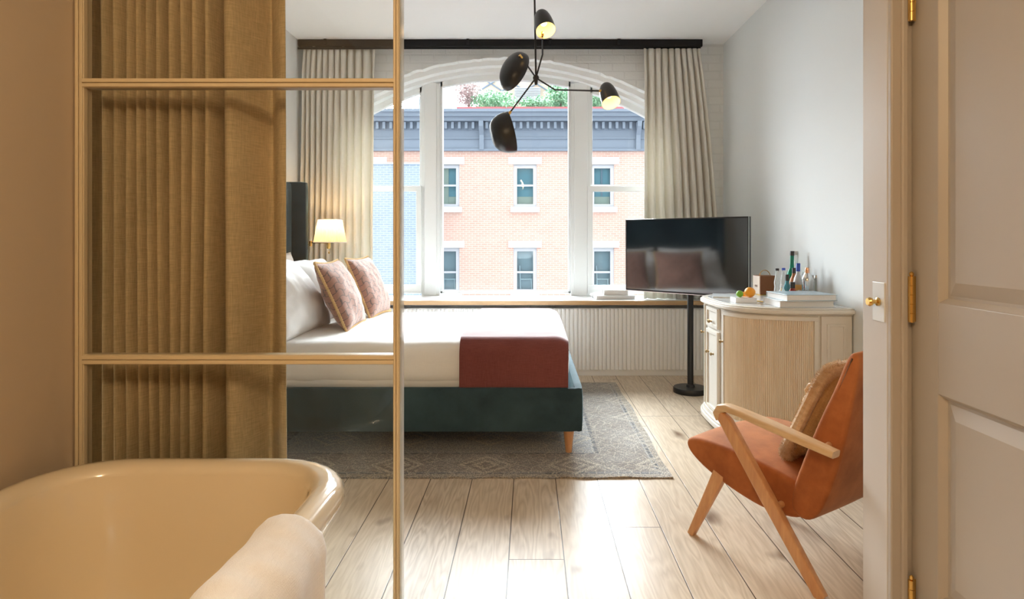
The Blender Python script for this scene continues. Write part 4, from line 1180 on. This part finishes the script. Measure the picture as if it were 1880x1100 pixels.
def bchair(parent, cx_, zf):
    bm = bmesh.new(); x = fx(cx_); y = YF + .22; r = .022
    for dx_, top in ((-.2, .95), (.2, .48)): 
        tube(bm, [(x + dx_ * .9 + (-.05 if top > .6 else 0), y, zf + top), (x + dx_, y, zf)], r, 6)
    tube(bm, [(x - .21, y, zf + .46), (x + .22, y, zf + .46)], r, 6)
    part(parent, 'chair_silhouette', bm, M['stone'], 0)
for (cx_, a, b) in WINS:
    row = 0 if a == 302 else 1
    x0_, x1_, zt_, zb_ = fx(cx_ - hwpx), fx(cx_ + hwpx), fz(a), fz(b)
    bm = bmesh.new(); f_ = .13
    box(bm, x0_, x0_ + f_, YF + .06, YF + .20, zb_, zt_); box(bm, x1_ - f_, x1_, YF + .06, YF + .20, zb_, zt_); box(bm, x0_ + f_, x1_ - f_, YF + .06, YF + .20, zt_ - f_, zt_); box(bm, x0_ + f_, x1_ - f_, YF + .06, YF + .20, zb_, zb_ + f_ * .8)
    zm = zt_ + (zb_ - zt_) * (.49 if row == 0 else .55)
    box(bm, x0_ + f_, x1_ - f_, YF + .09, YF + .17, zm - .035, zm + .035)
    w = part(bl, 'window', bm, M['sashgrey'], 0)
    part(w, 'pane', B(x0_ + f_ * .8, x1_ - f_ * .8, YF + .14, YF + .15, zb_ + .05, zt_ - .05), pane_glass('far_glass', (.85, .93, .95), 1.3) if 'farg' not in M else M['farg'], 0)
    M.setdefault('farg', w.children[0].data.materials[0])
    part(w, 'interior', B(x0_ + .02, x1_ - .02, YF + .30, YF + .34, zb_, zt_), M['tealroom'] if row == 0 else M['greyroom'], 0)
    if row == 0: part(w, 'blind', B(x0_ + f_, x1_ - f_, YF + .26, YF + .29, zb_ + .05, zb_ + .38), M['beige'], 0, label='half drawn beige blind')
    if row == 0 and cx_ in (822, 680): part(w, 'drape', B(x0_ + f_, x0_ + .42, YF + .22, YF + .25, zb_ + .05, zt_ - .1), M['beige'], 0)
    if row == 0 and cx_ == 1106: part(w, 'glazing_bar', B((x0_ + x1_) / 2 - .03, (x0_ + x1_) / 2 + .03, YF + .24, YF + .27, zb_ + .4, zt_ - .1), M['cornice'], 0)
    if row and a == 455 : bchair(w, cx_ + 2, fz(537))
    bm = bmesh.new(); box(bm, fx(cx_ - hwpx - 9), fx(cx_ + hwpx + 9), YF - .06, YF + .06, fz(a), fz(a - 13)); part(bl, 'lintel', bm, M['stone'], 0)
    bm = bmesh.new(); box(bm, fx(cx_ - hwpx - 5), fx(cx_ + hwpx + 5), YF - .14, YF + .06, fz(b + 10), fz(b)); part(bl, 'window_ledge', bm, M['stone'], 0)
# lower blue painted neighbour in front at the left
nb_ = thing('painted_brick_building', 'blue grey painted brick annex seen through the left window', 'building', (WX(700, 20.5), 20.5, -9))
YN = 20.4
part(nb_, 'wall', B(WX(380, YN), WX(772, YN), YN, YN + 1.2, -9, WZ(301, YN)), M['bluebrick'], 0)
part(nb_, 'coping', B(WX(380, YN), WX(773, YN), YN - .06, YN + 1.2, WZ(301, YN), WZ(299, YN)), M['stone'], 0)
# rooftop: red coping, penthouse wall with trellis, planting
YT = 23.4
rb = solo('roof_coping', B(WX(838, YT), WX(1146, YT), YT, YT + .3, WZ(206, YT), WZ(196, YT)), M['redband'], 'red coping band along the roof edge below the shrubs', 'coping')
ph_ = thing('penthouse', 'peach rooftop wall with dark trellis bars behind the shrubs', 'building', (WX(985, 27), 27, WZ(205, 27)))
YH = 27.0
part(ph_, 'wall', B(WX(880, YH), WX(1215, YH), YH, YH + 2, WZ(215, YH), WZ(138, YH)), M['peach'], 0)
bm = bmesh.new()
xx = 880
while xx < 1200:
    for sg in (1, -1): tube(bm, [W(xx if sg > 0 else xx + 42, 167, YH - .06), W(xx + 42 if sg > 0 else xx, 140, YH - .06)], .035, 5)
    xx += 42
part(ph_, 'trellis', bm, M['cornice'], 0)
bm = bmesh.new()
for q in range(9): box(bm, WX(945, YH), WX(992, YH), YH - .25, YH - .05, WZ(163 + q * 2.9 + 1.9, YH), WZ(163 + q * 2.9, YH))
part(ph_, 'louvre', bm, M['sashgrey'], 0)
def shrub(label, x0, x1, y0, y1, d, mat, n, seed):
    r = random.Random(seed); o = thing('roof_shrub', label, 'shrub', (WX((x0 + x1) / 2, d), d, WZ(y1 + 8, d)), 0, 'planting on the roof terrace')
    c = W((x0 + x1) / 2, (y0 + y1) / 2, d); hx, hz = (x1 - x0) / 2 * d / F, (y1 - y0) / 2 * d / F
    bm = bmesh.new()
    for q in range(n):
        v = Vector((r.gauss(0, 1), r.gauss(0, 1), r.gauss(0, 1))).normalized() * r.random() ** .4
        k_ = 1 + .35 * nz(v, 2.2, seed)
        p = c + Vector((v.x * hx * k_, v.y * .7, v.z * hz * k_)); dd = Vector((r.gauss(0, 1), r.gauss(0, 1), r.gauss(0, 1))).normalized(); e = dd.orthogonal().normalized()
        L = r.uniform(.06, .13); wv = e * L * .4
        bm.faces.new([bm.verts.new(p), bm.verts.new(p + dd * L * .5 + wv), bm.verts.new(p + dd * L), bm.verts.new(p + dd * L * .5 - wv)])
    part(o, 'foliage', bm, mat, 0)
    bm = bmesh.new(); tube(bm, [Vector((c.x, d, WZ(y1 + 8, d))), c], .05, 6); part(o, 'stem', bm, M['bark'], 0)
shrub('plum leaved bushy tree at the left of the roof garden', 836, 885, 146, 196, 24.6, M['leafp'], 1500, 1)
shrub('green shrub in the middle of the roof garden behind the hanging lamp', 866, 950, 168, 204, 24.4, M['leafg'], 1700, 2)
shrub('low green shrub beside the grey louvre on the roof', 955, 1015, 180, 204, 24.2, M['leafg'], 1300, 3)
shrub('green climbing shrub near the window mullion on the roof', 1000, 1060, 150, 204, 24.8, M['leafg'], 1800, 4)
shrub('green shrub seen through the arched top of the right window', 1075, 1118, 160, 206, 24.6, M['leafg'], 1500, 5)
shrub('small green shrub spilling over the red coping', 920, 945, 186, 208, 24.0, M['leafg'], 500, 6)
rl = thing('roof_railing', 'blue wire railing on the roof in the left window', 'railing', (WX(740, 24), 24, WZ(207, 24)))
bm = bmesh.new()
for q in range(3): tube(bm, [W(700, 180 + q * 8, 24), W(770, 180 + q * 8, 24)], .02, 5)
part(rl, 'rails', bm, M['bluebrick'], 0)
for q in (700, 735, 770): bm = bmesh.new(); tube(bm, [W(q, 178, 24), W(q, 207, 24)], .03, 5); part(rl, 'post', bm, M['bluebrick'], 0)
struct('ground', B(-60, 60, 6.2, 70, -9.1, -9.0), M['asphalt'], 0)

# ------------------------------------------------------------------ light
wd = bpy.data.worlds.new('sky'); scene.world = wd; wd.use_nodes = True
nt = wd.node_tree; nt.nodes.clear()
def wn(t, **k):
    n = nt.nodes.new(t)
    for a, b in k.items(): setattr(n, a, b)
    return n
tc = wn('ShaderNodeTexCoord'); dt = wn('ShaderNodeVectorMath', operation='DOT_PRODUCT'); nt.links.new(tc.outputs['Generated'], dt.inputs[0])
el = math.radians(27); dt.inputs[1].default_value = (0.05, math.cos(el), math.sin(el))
def wm(op, a, b):
    n = wn('ShaderNodeMath', operation=op)
    for i, v in enumerate((a, b)):
        if hasattr(v, 'is_output'): nt.links.new(v, n.inputs[i])
        else: n.inputs[i].default_value = v
    return n.outputs[0]
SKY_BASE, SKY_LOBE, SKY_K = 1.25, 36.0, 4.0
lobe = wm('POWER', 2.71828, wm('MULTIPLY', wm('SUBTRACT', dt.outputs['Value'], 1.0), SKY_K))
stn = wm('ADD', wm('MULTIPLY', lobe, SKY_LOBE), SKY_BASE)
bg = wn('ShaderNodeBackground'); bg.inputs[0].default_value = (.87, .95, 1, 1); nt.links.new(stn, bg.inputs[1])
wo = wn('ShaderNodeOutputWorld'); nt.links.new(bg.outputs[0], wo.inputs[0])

def area(name, loc, rot, sx_, sy_, power, col):
    l = bpy.data.lights.new(name, 'AREA'); l.shape = 'RECTANGLE'; l.size = sx_; l.size_y = sy_; l.energy = power; l.color = col
    o = bpy.data.objects.new(name, l); COL.objects.link(o); o.location = loc; o.rotation_euler = rot; return o
point('bathroom_light', (-.25, -.45, 2.25), 33, (1, .75, .45), .14)
p = area('window_portal', (CX, 5.97, 1.68), (PI / 2, 0, 0), 2.9, 2.2, 1, (1, 1, 1)); p.rotation_euler = (-PI / 2, 0, 0); p.data.cycles.is_portal = True

# ------------------------------------------------------------------ camera
cam = bpy.data.cameras.new('camera'); co = bpy.data.objects.new('camera', cam); COL.objects.link(co)
cam.sensor_fit = 'HORIZONTAL'; cam.sensor_width = 36; cam.lens = 36 * F / 1880
co.location = (0, 0, CH); co.rotation_euler = (PI / 2, 0, 0)
cam.shift_x = -(VX - 940) / 1880; cam.shift_y = -(550 - VY) / 1880
cam.clip_start = .02; cam.clip_end = 300
scene.camera = co
vs = scene.view_settings; vs.view_transform = 'Standard'; vs.look = 'None'; vs.gamma = 1; vs.use_curve_mapping = False
vs.exposure = .74
cy = scene.cycles
cy.max_bounces = 14; cy.diffuse_bounces = 8; cy.glossy_bounces = 5; cy.transparent_max_bounces = 24; cy.transmission_bounces = 6
cy.sample_clamp_indirect = 12; cy.use_denoising = True; cy.caustics_reflective = False; cy.caustics_refractive = False
